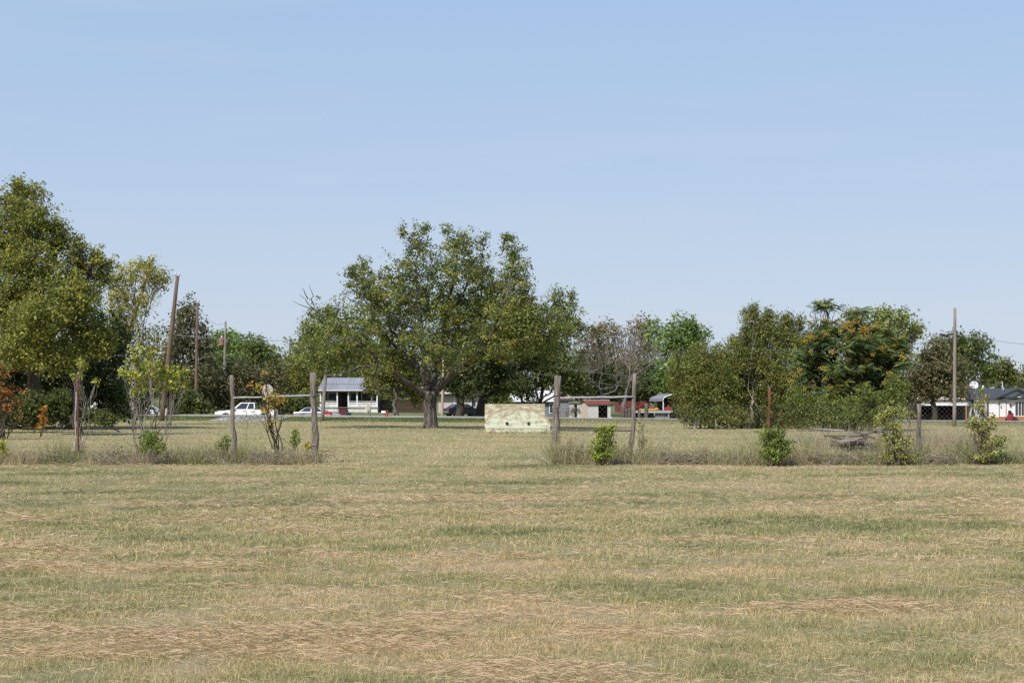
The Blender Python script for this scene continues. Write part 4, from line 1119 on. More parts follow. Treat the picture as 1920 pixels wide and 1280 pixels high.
pole('utility_pole', 'pale strongly leaning utility pole among the left trees', 186, 110, 286, 482, .20, 'pole_pale', 2)
pole('utility_pole', 'brown leaning utility pole rising above the left trees', 303, 128, 333, 517, .21, 'pole', 2)
pole('utility_pole', 'straight brown utility pole in front of the dark cedar', 367, 168, 370, 568, .19, 'pole', 1)
pole('utility_pole', 'grey utility pole carrying a rusty red transformer', 419, 190, 423, 603, .19, 'pole_gray', 1, xfmr=(416, 640))
pole('utility_pole', 'short orange brown pole far off left of the big tree', 524, 300, 525, 662, .24, 'deck', 0)
pole('utility_pole', 'distant grey pole with a cross arm on the skyline', 513, 330, 514, 645, .26, 'pole_gray', 0, crossarm=True)
pole('utility_pole', 'pale bent pole standing before the left end of the porch house', 604, 130, 614, 660, .16, 'pole_gray', 1)
pole('utility_pole', 'pale slim pole right of the big tree trunk', 828.5, 148, 832, 640, .13, 'pole_pale', 1)
pole('utility_pole', 'tall bare wooden pole with a lamp arm in front of the garage', 1789.5, 126, 1790.5, 577, .155, 'pole_gray', 0, lamp=((1790, 624), (1776, 628)))


def wire(label, a, b, sag, r=.018, n=16):
    a = np.asarray(a); b = np.asarray(b); t = np.linspace(0, 1, n)[:, None]
    p = a + (b - a) * t; p[:, 2] -= sag * 4 * (t * (1 - t))[:, 0]
    m_ = MB(); m_.tube(p, r, 4)
    o = m_.build('overhead_wire', M['cable'], smooth=True)
    return tag(center_origin(o, a), label, 'cable', 'overhead wires')


wire('overhead wire sloping right past the berried tree to the tall bare pole', P(1330, 720, 150), P(1789, 629, 126), .2)
wire('overhead wire leaving the tall bare pole for the right edge', P(1791, 626, 126), P(2150, 660, 110), .3)
wire('service wire dropping right behind the painted slab', P(832, 652, 148), P(1330, 716, 215), .6, .026)
wire('lower service wire in front of the bare trees', P(832, 668, 148), P(1300, 735, 225), .5, .024)
wire('level wire running from the brown leaning pole toward the big tree', P(331, 628, 128), P(613, 636, 130), .25, .017)
wire('slack wire between the straight brown pole and the transformer pole', P(370, 572, 168), P(423, 605, 190), .9, .018)
wire('wire joining the tops of the two leaning poles', P(286, 484, 110), P(333, 519, 128), .3, .012)

st = thing('stop_sign', 'octagonal road sign seen from its grey back beside the orange sapling', 'road sign', G(501, 124))
c = P(501, 731, 124)
m_ = MB(); m_.lathe(c, [(.47, -.006), (.47, .006)], axis=(0, 1, 0), sides=8)
v = m_.v[0]; ca, sa = math.cos(PI / 8), math.sin(PI / 8)
d = v - c; v[:, 0] = c[0] + d[:, 0] * ca - d[:, 2] * sa; v[:, 2] = c[2] + d[:, 0] * sa + d[:, 2] * ca
m_.build('panel', M['signback'], st)
m_ = MB(); m_.box((c[0] + .02, c[1] - .05, (c[2] + .3 + st.location.z) / 2), (.06, .05, c[2] + .3 - st.location.z + .2)); m_.build('post', M['galv'], st)


# ------------------------------------------------------------------ vehicles
def wheel(parent, x, y, r, w=.24):
    m_ = MB(); s = 1 if y > 0 else -1
    m_.lathe((x, y - w / 2, r), [(r * .62, 0), (r * .95, 0), (r, w * .2), (r, w * .8), (r * .95, w), (r * .62, w)], axis=(0, 1, 0), sides=22)
    o = m_.build('wheel', M['tyre'], parent, local=True)
    m_ = MB(); m_.lathe((x, y + s * w * .5 - s * .02, r), [(r * .1, -.012), (r * .58, 0), (r * .62, .02)] if s < 0 else [(r * .62, -.02), (r * .58, 0), (r * .1, .012)], axis=(0, 1, 0), sides=18)
    m_.build('rim', M['chrome'], o, local=True)


def vehicle(name, label, cat, loc, rz, paint, kind):
    """front points to +x in local axes"""
    t = thing(name, label, cat, loc, rz)
    if kind == 'pickup':
        Lh, W, r = 2.85, 1.94, .39
        low = [(-Lh, .62), (-Lh, 1.16), (-.95, 1.18), (-.9, 1.2), (1.05, 1.2), (1.2, 1.17), (2.45, 1.05), (2.72, .95), (2.85, .78), (2.85, .5), (2.35, .45), (-2.6, .45)]
        belt = (1.2, -.98); roof = (.42, -.86); zb_, zr = 1.19, 1.86; wx = (1.78, -1.75)
        split = -.12
    else:
        Lh, W, r = 2.25, 1.75, .32
        low = [(-Lh, .5), (-2.22, .95), (-1.5, 1.0), (.95, .98), (1.7, .86), (2.1, .74), (2.25, .58), (2.22, .34), (1.9, .25), (-2.05, .25)]
        belt = (1.05, -1.75); roof = (.25, -1.05); zb_, zr = .98, 1.44; wx = (1.38, -1.35)
        split = -.45
    h = W / 2
    m_ = MB(); m_.prism(low[::-1], -h, h)
    body = m_.build('body', M[paint], t, local=True, bevel=.05)
    if kind == 'pickup':
        m_ = MB(); m_.b2(-2.78, -1.02, -h + .09, h - .09, 1.10, 1.205); m_.build('bed_liner', M['black'], body, local=True)
    top = h - .18
    v = [(belt[0], -h + .03, zb_), (belt[1], -h + .03, zb_), (belt[1], h - .03, zb_), (belt[0], h - .03, zb_), (roof[0], -top, zr), (roof[1], -top, zr), (roof[1], top, zr), (roof[0], top, zr)]
    m_ = MB(); m_.add(v, [(0, 3, 2, 1), (4, 5, 6, 7), (0, 1, 5, 4), (1, 2, 6, 5), (2, 3, 7, 6), (3, 0, 4, 7)])
    m_.build('cab', M[paint], t, local=True, bevel=.05)
    va = np.array(v)

    def pane(a, b, c_, d, push, nm='window'):
        q = np.array([a, b, c_, d]); nrm = np.cross(q[1] - q[0], q[2] - q[0]); nrm /= np.linalg.norm(nrm)
        m2 = MB(); m2.add(np.concatenate([q + nrm * push, q - nrm * .03]), [(0, 1, 2, 3), (4, 7, 6, 5), (0, 4, 5, 1), (1, 5, 6, 2), (2, 6, 7, 3), (3, 7, 4, 0)])
        m2.build(nm, M['glass'], t, local=True)

    def lerp(a, b, q): return a + (b - a) * q
    for s, (i0, i1, j0, j1) in ((-1, (0, 1, 4, 5)), (1, (3, 2, 7, 6))):
        def SP(u, w_):       # u along length front->rear at height fraction w_
            return lerp(lerp(va[i0], va[j0], w_), lerp(va[i1], va[j1], w_), u)
        us = (belt[0] - split) / (belt[0] - belt[1])
        for ua, ub in ((.10, us - .03), (us + .03, .93)):
            qd = [SP(ua, .12), SP(ub, .12), SP(ub, .88), SP(ua + .02, .88)]
            if s > 0: qd = qd[::-1]
            pane(*qd, .008)
    pane(lerp(va[0], va[4], .08) * [1, .92, 1], lerp(va[4], va[0], .1) * [1, .92, 1], lerp(va[7], va[3], .1) * [1, .92, 1], lerp(va[3], va[7], .08) * [1, .92, 1], .01, 'windscreen') if False else None
    wq = [lerp(va[3], va[7], .08), lerp(va[7], va[3], .08), lerp(va[4], va[0], .08), lerp(va[0], va[4], .08)]
    wq = [q * np.array([1, .9, 1]) for q in wq]; pane(*wq[::-1], .01, 'windscreen')
    rq = [lerp(va[1], va[5], .15), lerp(va[5], va[1], .1), lerp(va[6], va[2], .1), lerp(va[2], va[6], .15)]
    rq = [q * np.array([1, .88, 1]) for q in rq]; pane(*rq[::-1], .01, 'rear_window')
    for x in wx:
        for s in (-1, 1):
            m_ = MB(); m_.lathe((x, s * (h - .03) - (.045 if s < 0 else 0), r + .04), [(r + .09, 0), (r + .09, .045)], axis=(0, 1, 0), sides=24); m_.build('wheel_arch', M['black'], body, local=True)
            wheel(t, x, s * (h - .115), r)
    for s in (-1, 1):
        zl = low[6][1] - .12 if kind == 'pickup' else .66
        m_ = MB(); m_.box((low[7][0] if kind == 'pickup' else 2.12, s * (h - .26), zl), (.16, .38, .17)); m_.build('headlight', M['ceramic'], t, local=True, bevel=.03)
        m_ = MB(); m_.box((-Lh + .02, s * (h - .11), .93 if kind == 'pickup' else .78), (.12, .2, .36 if kind == 'pickup' else .18)); m_.build('taillight', M['redlamp'], t, local=True, bevel=.02)
        m_ = MB(); m_.box((belt[0] - .25, s * (h + .09), zb_ + .1), (.14, .2, .16)); m_.build('mirror', M[paint], t, local=True, bevel=.04)
        for xx in ((.05, -.85) if kind == 'pickup' else (-.25, -1.15)):
            m_ = MB(); m_.box((xx, s * (h + .012), zb_ - .13), (.2, .03, .04)); m_.build('door_handle', M['black'], t, local=True)
    m_ = MB(); m_.box((Lh - .02, 0, .48), (.16, W * .96, .2)); m_.build('front_bumper', M['chrome'], t, local=True, bevel=.03)
    m_ = MB(); m_.box((-Lh + .0, 0, .52), (.16, W * .96, .18)); m_.build('rear_bumper', M['chrome'], t, local=True, bevel=.03)
    return t


def on(px, D, dz=0.0):
    g = G(px, D); g[2] += dz; return g


vehicle('pickup_truck', 'white crew cab pickup parked across the road', 'pickup truck', on(462, 150), PI + .02, 'carwhite', 'pickup')
vehicle('parked_car', 'silver car with its tail to the left beside the porch house', 'car', on(595, 158), -.06, 'carsilver', 'sedan')
vehicle('parked_car', 'black car parked behind the dark trunks', 'car', on(868, 184), .5, 'carblack', 'sedan')
vehicle('parked_car', 'white car half hidden behind the brown leaning pole', 'car', on(280, 162), .35, 'carwhite', 'sedan')


# ------------------------------------------------------------------ houses
def frame(parent, x0, x1, z0, z1, y, mframe='white', name='window', t=.07, glass='glass', mull=0):
    m_ = MB()
    m_.b2(x0 - t, x1 + t, y - .05, y + .02, z1, z1 + t).b2(x0 - t, x1 + t, y - .07, y + .02, z0 - t, z0)
    m_.b2(x0 - t, x0, y - .05, y + .02, z0, z1).b2(x1, x1 + t, y - .05, y + .02, z0, z1)
    for i in range(mull):
        xm = x0 + (x1 - x0) * (i + 1) / (mull + 1); m_.b2(xm - t / 2, xm + t / 2, y - .045, y + .02, z0, z1)
    o = m_.build(name, M[mframe], parent)
    m_ = MB(); m_.b2(x0, x1, y - .02, y + .01, z0, z1); m_.build('pane', M[glass], o)
    return o


# porch house
DH = 200.0; kh = DH / F
hz = float(gz(X(652, DH), DH))
ph = thing('porch_house', 'white house with a grey metal roof and a columned front porch', 'house', (X(652, DH), DH, hz))


def H(px): return (px - CX) * kh


def Hz(py): return CAMH - (py - HY) * kh


y0 = DH; yw = DH + 2.0
zfl = Hz(763)
m_ = MB(); m_.b2(H(601), H(708), yw, yw + 6, hz - .3, Hz(722)); m_.build('wall', M['brownfence'], ph)
m_ = MB(); m_.b2(H(598), H(709), y0 - .1, yw - .01, zfl - .12, zfl); m_.build('porch_floor', M['greydeck'], ph)
m_ = MB(); m_.b2(H(600), H(634), y0, y0 + .1, hz - .3, zfl - .125).b2(H(652), H(708.5), y0, y0 + .1, hz - .3, zfl - .125); m_.build('skirting', M['white_old'], ph)
for px in (601, 632.3, 653.2, 669.5, 707):
    m_ = MB(); m_.box((H(px), y0 + .08, (zfl + Hz(735)) / 2), (.17, .17, Hz(735) - zfl)); m_.build('column', M['white'], ph, bevel=.02)
for a, b in ((602.5, 631), (654.5, 668.4), (670.7, 706)):
    m_ = MB(); m_.b2(H(a), H(b), y0 + .03, y0 + .12, zfl + .01, Hz(757.5)); m_.b2(H(a), H(b), y0 + .03, y0 + .12, Hz(757.0), Hz(754.0)); m_.b2(H(a), H(b), y0, y0 + .15, Hz(752.6), Hz(751.8))
    m_.build('railing', M['white_old'], ph)
m_ = MB(); m_.b2(H(598), H(710), y0 - .05, y0 + .2, Hz(735), Hz(732)); m_.build('beam', M['greywall'], ph)
rm = MB()
rm.prism_x([(y0 - .45, Hz(731.8)), (yw + .1, Hz(720)), (yw + .1, Hz(720) + .06), (y0 - .45, Hz(731.8) + .06)], H(597), H(711))
rm.prism_x([(yw - .1, Hz(719.5)), (yw + 2.6, Hz(707.8)), (yw + 6.2, Hz(719.5)), (yw + 6.2, Hz(719.5) + .06), (yw + 2.6, Hz(707.8) + .06), (yw - .1, Hz(719.5) + .06)], H(598.5), H(709.5))
ro = rm.build('roof', M['metal_roof'], ph)
rb = MB()
for i in range(28):
    x = H(599) + i * .27
    s0 = np.array([x, y0 - .45, Hz(731.8) + .075]); s1 = np.array([x, yw + .1, Hz(720) + .075]); rb.tube([s0, s1], .011, 4)
    s0 = np.array([x, yw - .1, Hz(719.5) + .075]); s1 = np.array([x, yw + 2.6, Hz(707.8) + .075]); rb.tube([s0, s1], .011, 4)
rb.build('roof_rib', M['metal_roof'], ro)
rb = MB()
for px in (634, 645, 657): rb.tube([(H(px), yw - .12, Hz(719.5) + .085), (H(px), yw + 2.6, Hz(707.8) + .085)], .022, 4)
rb.build('roof_seam', M['white'], ro)
m_ = MB(); m_.b2(H(597), H(711), y0 - .50, y0 - .455, Hz(732.6), Hz(730.6)); m_.build('fascia', M['white_old'], ph)
for a, b in ((612, 627), (655, 667), (676, 696)): frame(ph, H(a), H(b), Hz(751), Hz(737), yw - .01, 'white_old')
m_ = MB(); m_.b2(H(638), H(648), yw - .06, yw - .005, zfl, Hz(738)); dr = m_.build('door', M['dark_in'], ph)
m_ = MB(); m_.box((H(647), yw - .09, Hz(751)), (.07, .06, .07)); m_.build('handle', M['chrome'], dr)
m_ = MB(); m_.b2(H(614), H(624), yw - .4, yw - .03, Hz(751.5), Hz(747.8)); m_.build('air_conditioner', M['greywall'], ph, bevel=.03)
m_ = MB()
for i in range(4): m_.b2(H(635), H(651), y0 - .15 - .28 * (i + 1), y0 - .15 - .28 * i, hz - .2, zfl - .16 * (i + 1))
m_.build('steps', M['greydeck'], ph)

# side steps of cream timber
t = thing('timber_steps', 'cream timber steps with a sloping handrail before the porch', 'steps', on(690, 196))
g0 = t.location.z
m_ = MB()
for i in range(4): m_.b2(X(686, 196), X(692, 196), 196 - .3 * i, 196 - .3 * i + .28, g0 - .1, g0 + .75 - .18 * i)
m_.build('tread', M['shedwhite'], t)
m_ = MB(); m_.tube([P(672, 773, 195), P(689, 763, 195)], .04, 5); m_.tube([P(689, 772, 195), P(688.5, 752, 195)], .06, 5); m_.tube([P(694, 774, 195), P(689, 757, 195)], .05, 5); m_.tube([P(696, 776, 195), P(691, 758, 195)], .05, 5); m_.build('handrail', M['cream'], t)

t = thing('wheeled_bin', 'maroon wheeled rubbish bin in front of the porch door', 'bin', on(643, 177))
c = np.array(t.location)
m_ = MB(); hb = .95
v = []
for zz, w_ in ((0, .36), (hb, .46)):
    v += [(c[0] - w_, c[1] - .3, c[2] + zz), (c[0] + w_, c[1] - .3, c[2] + zz), (c[0] + w_, c[1] + .3, c[2] + zz), (c[0] - w_, c[1] + .3, c[2] + zz)]
m_.add(v, [(0, 3, 2, 1), (4, 5, 6, 7), (0, 1, 5, 4), (1, 2, 6, 5), (2, 3, 7, 6), (3, 0, 4, 7)]); m_.build('body', M['maroon'], t, bevel=.04)
m_ = MB(); m_.box(c + np.array([0, -.02, hb + .05]), (1.0, .72, .1)); m_.build('lid', M['maroon'], t, bevel=.03)
for s in (-1, 1):
    m_ = MB(); m_.lathe(c + np.array([s * .32 - .04, .32, .13]), [(.13, 0), (.13, .08)], axis=(1, 0, 0), sides=14); m_.build('wheel', M['tyre'], t)
m_ = MB(); m_.lathe(on(654.5, 178), [(.22, -.02), (.26, .25), (.27, .42), (.22, .44)], sides=14)
tag(center_origin(m_.build('tub', M['blueplastic']), on(654.5, 178)), 'small pale blue tub right of the maroon bin', 'tub')

# red lettered box
t = thing('red_box', 'low red box with white lettering in front of the silver car', 'box', on(614.5, 155))
c = np.array(t.location); c[2] = CAMH - (781.5 - HY) * 155 / F
t.location.z = c[2]; WORLD[t.name] = tuple(c)
m_ = MB(); m_.box(c + np.array([0, 0, .17]), (.84, .5, .56)); m_.build('body', M['redbox'], t, bevel=.03)
m_ = MB(); m_.box(c + np.array([0, 0, .475]), (.88, .54, .05)); m_.build('lid', M['redbox'], t, bevel=.015)
fc = bpy.data.curves.new('lettering', 'FONT'); fc.body = 'INC'; fc.size = .32; fc.align_x = 'CENTER'; fc.extrude = .004
fo_ = bpy.data.objects.new('lettering_source', fc); col.objects.link(fo_)
dg = bpy.context.evaluated_depsgraph_get()
tm = bpy.data.meshes.new_from_object(fo_.evaluated_get(dg)); bpy.data.objects.remove(fo_)
tm.name = 'lettering'; tm.materials.clear(); tm.materials.append(M['white'])
lo_ = bpy.data.objects.new('lettering', tm); col.objects.link(lo_); lo_.parent = t; lo_.location = (0, -.258, .05); lo_.rotation_euler = (PI / 2, 0, 0)

# mailbox
t = thing('mailbox', 'white mailbox on a red braced post at the roadside', 'mailbox', on(726.5, 137.2))
g0 = t.location.z; s = 137.2 / F
m_ = MB(); m_.box((X(726.5, 137.2), 137.2, g0 + .28), (.10, .10, .66)); m_.build('post', M['redmachine'], t)
m_ = MB(); m_.box((X(720.5, 137.2), 137.2, g0 + .27), (.46, .09, .06)); m_.build('arm', M['redmachine'], t)
m_ = MB(); m_.tube([(X(725, 137.2), 137.2, g0 + .04), (X(719, 137.2), 137.2, g0 + .25)], .035, 5); m_.build('brace', M['redmachine'], t)
m_ = MB()
pr = [(-.09, 0), (.09, 0), (.09, .12), (.065, .175), (0, .2), (-.065, .175), (-.09, .12)]
m_.prism_x([(137.2 + a, g0 + .305 + b) for a, b in pr], X(715, 137.2), X(723.5, 137.2)); bx_ = m_.build('box', M['white'], t)
m_ = MB(); m_.box((X(722, 137.2), 137.2 - .11, g0 + .42), (.03, .02, .14)); m_.build('flag', M['redlamp'], bx_)
t = on(693, 137); m_ = MB(); m_.tube([t - [0, 0, .2], P(697, 744, 137)], [.035, .03], 7)
tag(center_origin(m_.build('leaning_stake', M['pole_gray'], smooth=True), t), 'thin grey leaning stake at the roadside in front of the porch', 'stake')

# board fence right of the porch house
t = thing('board_fence', 'dark brown board fence between the porch house and the big trunk', 'fence', on(745, 206))
m_ = MB(); g0 = t.location.z
xa, xb = X(712, 206), X(800, 206); n_ = 44
for i in range(n_):
    x = xa + (xb - xa) * (i + .5) / n_; m_.box((x, 206, g0 + .8), ((xb - xa) / n_ * .92, .03, 1.75 + rng.uniform(-.05, .05)))
m_.build('boards', M['brownfence'], t)
m_ = MB(); m_.b2(xa, xb, 206.02, 206.09, g0 + .35, g0 + .45).b2(xa, xb, 206.02, 206.09, g0 + 1.2, g0 + 1.3); m_.build('rail', M['brownfence'], t)

# pink building behind the trunks
D1 = 206.0; t = thing('pink_building', 'low pale pink building with a dark flat roof behind the trunks', 'building', on(860, D1)); g0 = t.location.z
m_ = MB(); m_.b2(X(822, D1), X(918, D1), D1, D1 + 7, g0 - .3, g0 + 2.35); m_.build('wall', M['pink'], t)
m_ = MB(); m_.b2(X(816, D1), X(924, D1), D1 - .8, D1 + 7.4, g0 + 2.36, g0 + 2.62); m_.build('roof', M['shingle'], t)
frame(t, X(884, D1), X(892, D1), g0 + .9, g0 + 1.9, D1 - .005, 'white')
m_ = MB(); m_.b2(X(851, D1), X(853.5, D1), D1 - .04, D1 - .005, g0, g0 + 2.34); m_.build('corner_trim', M['white'], t)
m_ = MB(); m_.b2(X(816, D1), X(850, D1), D1 - .9, D1 - .82, g0 + 2.5, g0 + 2.75); m_.build('fascia', M['white_old'], t)
t = thing('notice_board', 'small blue and white board between the dark trunks and the green shrub', 'sign', on(909, 186)); g0 = t.location.z
c = P(909, 746, 186)
m_ = MB(); m_.box(c, (.55, .05, .8)); bo = m_.build('panel', M['white'], t)
m_ = MB(); m_.box(c + np.array([-.06, -.03, .05]), (.34, .03, .16)); m_.build('blue_band', M['blueplastic'], bo)
m_ = MB(); m_.box((c[0], c[1] + .06, (c[2] + g0) / 2), (.08, .06, c[2] - g0 + .3)); m_.build('post', M['galv'], t)

# grey house with white roof behind the slab
D2 = 192.0; t = thing('grey_house', 'grey blue house with a pale roof behind the painted slab', 'house', on(1020, D2)); g0 = t.location.z
def A(px): return X(px, D2)
def AZ(py): return CAMH - (py - HY) * D2 / F
m_ = MB(); m_.b2(A(950), A(1047), D2 + .02, D2 + 7, g0 - .3, AZ(752)); m_.build('wall', M['greyblue'], t)
m_ = MB(); m_.b2(A(1047), A(1070), D2 - .6, D2 + 6, g0 - .3, AZ(750)); m_.build('wing', M['greywall'], t)
m_ = MB(); m_.prism_x([(D2 - .5, AZ(753)), (D2 + 3.5, AZ(733)), (D2 + 7.5, AZ(753)), (D2 + 7.5, AZ(752)), (D2 + 3.5, AZ(731.5)), (D2 - .5, AZ(752))], A(944), A(1050)); m_.build('roof', M['white_old'], t)
m_ = MB(); m_.prism([(A(1046), AZ(750)), (A(1076), AZ(750)), (A(1070), AZ(745.5)), (A(1050), AZ(737))], D2 - .9, D2 - .65); m_.build('gable_end', M['brick'], t)
m_ = MB(); m_.prism([(A(1044), AZ(749.5)), (A(1050), AZ(736.5)), (A(1071), AZ(745)), (A(1077), AZ(749.5)), (A(1077), AZ(748)), (A(1071), AZ(743.5)), (A(1050), AZ(734))], D2 - .64, D2 + 6); m_.build('wing_roof', M['white_old'], t)
frame(t, A(1031), A(1036), AZ(774), AZ(757), D2 + .01, 'white')
frame(t, A(965), A(980), AZ(774), AZ(760), D2 + .01, 'white')

# cream shed
D3 = 168.0; t = thing('garden_shed', 'cream and white shed with a red brown roof and open doorway', 'shed', on(1117, D3)); g0 = t.location.z
def B(px): return X(px, D3)
def BZ(py): return CAMH - (py - HY) * D3 / F
zt_, ze = BZ(752.0), BZ(757.5)
m_ = MB()
for i in range(8):
    a = B(1103) + (B(1122) - B(1103)) * i / 8; m_.b2(a + .004, a + (B(1122) - B(1103)) / 8 - .004, D3 + .002 * (i % 2), D3 + .1, g0 - .2, ze)
for i in range(2):
    a = B(1139) + (B(1145) - B(1139)) * i / 2; m_.b2(a + .004, a + (B(1145) - B(1139)) / 2 - .004, D3, D3 + .1, g0 - .2, ze)
m_.b2(B(1122), B(1139), D3 + .01, D3 + .1, BZ(759.5), ze)
m_.b2(B(1144), B(1145), D3 + .1, D3 + 2.6, g0 - .2, ze)
m_.build('front_wall', M['shedwhite'], t)
m_ = MB(); m_.add([(B(1103), D3 + .005, g0 - .2), (B(1091), D3 + 2.6, g0 - .2), (B(1091), D3 + 2.6, BZ(757)), (B(1097), D3 + 1.3, zt_), (B(1103), D3 + .005, ze),
                   (B(1104), D3 + .1, g0 - .2), (B(1092), D3 + 2.6, g0 - .2), (B(1092), D3 + 2.6, BZ(757)), (B(1098), D3 + 1.3, zt_), (B(1104), D3 + .1, ze)],
                  [(4, 3, 2, 1, 0), (5, 6, 7, 8, 9), (0, 1, 6, 5), (1, 2, 7, 6), (2, 3, 8, 7), (3, 4, 9, 8), (4, 0, 5, 9)]); m_.build('side_wall', M['cream'], t)
m_ = MB(); m_.b2(B(1093), B(1145), D3 + 2.5, D3 + 2.6, g0 - .2, BZ(757)); m_.build('back_wall', M['dark_in'], t)
m_ = MB(); m_.add([(B(1101), D3 - .2, ze - .04), (B(1147.5), D3 - .2, ze - .04), (B(1144), D3 + 1.3, zt_ + .05), (B(1094.5), D3 + 1.3, zt_ + .05), (B(1147), D3 + 2.8, ze), (B(1088), D3 + 2.8, ze),
                   (B(1101), D3 - .2, ze + .02), (B(1147.5), D3 - .2, ze + .02), (B(1144), D3 + 1.3, zt_ + .11), (B(1094.5), D3 + 1.3, zt_ + .11), (B(1147), D3 + 2.8, ze + .06), (B(1088), D3 + 2.8, ze + .06)],
                  [(6, 7, 8, 9), (9, 8, 10, 11), (1, 0, 3, 2), (2, 3, 5, 4), (0, 1, 7, 6), (1, 2, 8, 7), (2, 4, 10, 8), (4, 5, 11, 10), (5, 3, 9, 11), (3, 0, 6, 9)]); sr = m_.build('roof', M['red_roof'], t)
m_ = MB(); m_.tube([(B(1094), D3 + 1.3, zt_ + .13), (B(1144), D3 + 1.3, zt_ + .13)], .045, 5); m_.build('ridge_cap', M['galv'], sr)
m_ = MB(); m_.box((B(1145.5), D3 - .35, g0 + .25), (.14, .12, .55)); tag(center_origin(m_.build('white_stake', M['white']), (B(1145.5), D3 - .35, g0)), 'short white stake at the right corner of the cream shed', 'stake')

D3b = 176.0; t = thing('lean_to', 'small white shack overgrown with bare vines left of the cream shed', 'shed', on(1077, D3b)); g0 = t.location.z
m_ = MB(); m_.b2(X(1068, D3b), X(1077, D3b), D3b, D3b + 2, g0 - .2, CAMH - (755 - HY) * D3b / F); m_.b2(X(1082, D3b), X(1090, D3b), D3b, D3b + 2, g0 - .2, CAMH - (756 - HY) * D3b / F); m_.b2(X(1077, D3b), X(1082, D3b), D3b + .02, D3b + 2, CAMH - (758 - HY) * D3b / F, CAMH - (755 - HY) * D3b / F); m_.build('wall', M['shedwhite'], t)
m_ = MB(); m_.b2(X(1077, D3b), X(1082, D3b), D3b + .5, D3b + .6, g0 - .2, CAMH - (758 - HY) * D3b / F); m_.build('doorway', M['dark_in'], t)
m_ = MB(); m_.box((X(1079, D3b), D3b + 1, CAMH - (754 - HY) * D3b / F), (1.5, 2.4, .1)); m_.build('roof', M['greydeck'], t)
bare_tree('bare_vine', 'tangle of bare brown vine stems over the white shack', 'vine', 1077, 173, 2.6, 1.6, .05, 'twig', 5, 33, pBROWN, .16, 350, first=.25)

# red wall, loading platform, carport
D4 = 236.0; t = thing('red_barn', 'low red wall of a barn behind the tree trunks', 'barn', on(1190, D4)); g0 = t.location.z
m_ = MB(); m_.b2(X(1159, D4), X(1218, D4), D4, D4 + 8, g0 - .5, CAMH - (748 - HY) * D4 / F); m_.build('wall', M['redwall'], t)
m_ = MB(); m_.b2(X(1157, D4), X(1220, D4), D4 - .2, D4 + 8.2, CAMH - (747.9 - HY) * D4 / F, CAMH - (746.6 - HY) * D4 / F); m_.build('roof', M['red_roof'], t)
for px, py, w_ in ((1168, 760, .26), (1174, 766, .18), (1180, 764, .2), (1198, 768, .2), (1211, 756, .26)):
    b = on(px, 172); m_ = MB(); m_.tube(branch(b - [0, 0, .2], P(px + .6, py, 172), .02, 5), [w_, w_ * .9, w_ * .85, w_ * .8, w_ * .75], 8)
    tag(center_origin(m_.build('wooden_stump', M['post_dark'], smooth=True), b), {1168: 'leftmost thick upright log left of the thin gatepost', 1174: 'short log second from the left of the row', 1180: 'log just left of the thin gatepost', 1198: 'short log just right of the thin gatepost', 1211: 'tall log in front of the flatbed'}[px], 'post', 'upright logs by the flatbed')

D5 = 178.0; t = thing('flatbed_trailer', 'grey flat platform trailer with dark space beneath', 'trailer', on(1226, D5)); g0 = t.location.z
def C_(px): return X(px, D5)
def CZ(py): return CAMH - (py - HY) * D5 / F
m_ = MB(); m_.b2(C_(1191), C_(1262), D5, D5 + 2.6, CZ(773), CZ(769)); m_.build('deck', M['greydeck'], t, bevel=.02)
m_ = MB(); m_.b2(C_(1192), C_(1258), D5 - .04, D5 - .002, CZ(773.5), CZ(771.8)); m_.build('side_rail', M['shedwhite'], t)
m_ = MB(); m_.b2(C_(1228), C_(1253), D5 + .3, D5 + .4, g0 - .1, CZ(773.2)); m_.build('skirt', M['greywall'], t)
m_ = MB(); m_.b2(C_(1194), C_(1228), D5 + 1.6, D5 + 1.7, g0 - .1, CZ(773.2)); m_.build('back_panel', M['dark_in'], t)
for px in (1199, 1210, 1254):
    m_ = MB(); m_.b2(C_(px) - .08, C_(px) + .08, D5 + .06, D5 + .22, g0 - .1, CZ(773.1)); m_.build('leg', M['greydeck'], t)
for px in (1203, 1222):
    m_ = MB(); m_.lathe((C_(px), D5 + .35, g0 + .36), [(.2, 0), (.36, 0), (.36, .22), (.2, .22)], axis=(0, 1, 0), sides=18); m_.build('wheel', M['tyre'], t)
m_ = MB(); m_.box((C_(1217), D5 + .5, CZ(769) + .10), (2.1, .25, .16), 0, -.02); m_.box((C_(1232), D5 + .5, CZ(769) + .16), (.35, .3, .2))
tag(center_origin(m_.build('yellow_beam', M['yellow'], bevel=.02), (C_(1217), D5 + .5, CZ(769))), 'yellow steel beam lying on the grey platform', 'beam')
for px, w_, lb in ((1226, .5, 'small red part on the platform behind the yellow beam'), (1255, .9, 'long red part on the platform under the carport edge')):
    m_ = MB(); m_.box((C_(px), D5 + 1.6, CZ(769) + .16), (w_, .5, .3)); m_.box((C_(px) + .1, D5 + 1.6, CZ(769) + .36), (w_ * .5, .3, .12))
    tag(center_origin(m_.build('red_implement', M['redmachine'], bevel=.03), (C_(px), D5 + 1.6, CZ(769))), lb, 'machine part')
D6 = 184.0; t = thing('carport', 'metal carport with a rounded grey roof and white trim', 'carport', on(1255, D6)); g0 = t.location.z
def E(px): return X(px, D6)
def EZ(py): return CAMH - (py - HY) * D6 / F
arc = [(E(1243), EZ(752)), (E(1243.5), EZ(747)), (E(1245), EZ(745)), (E(1250), EZ(742.5)), (E(1264), EZ(738)), (E(1278), EZ(742.5)), (E(1283), EZ(745)), (E(1285), EZ(752))]
inn = [(x, z - .1) for x, z in arc]
m_ = MB()
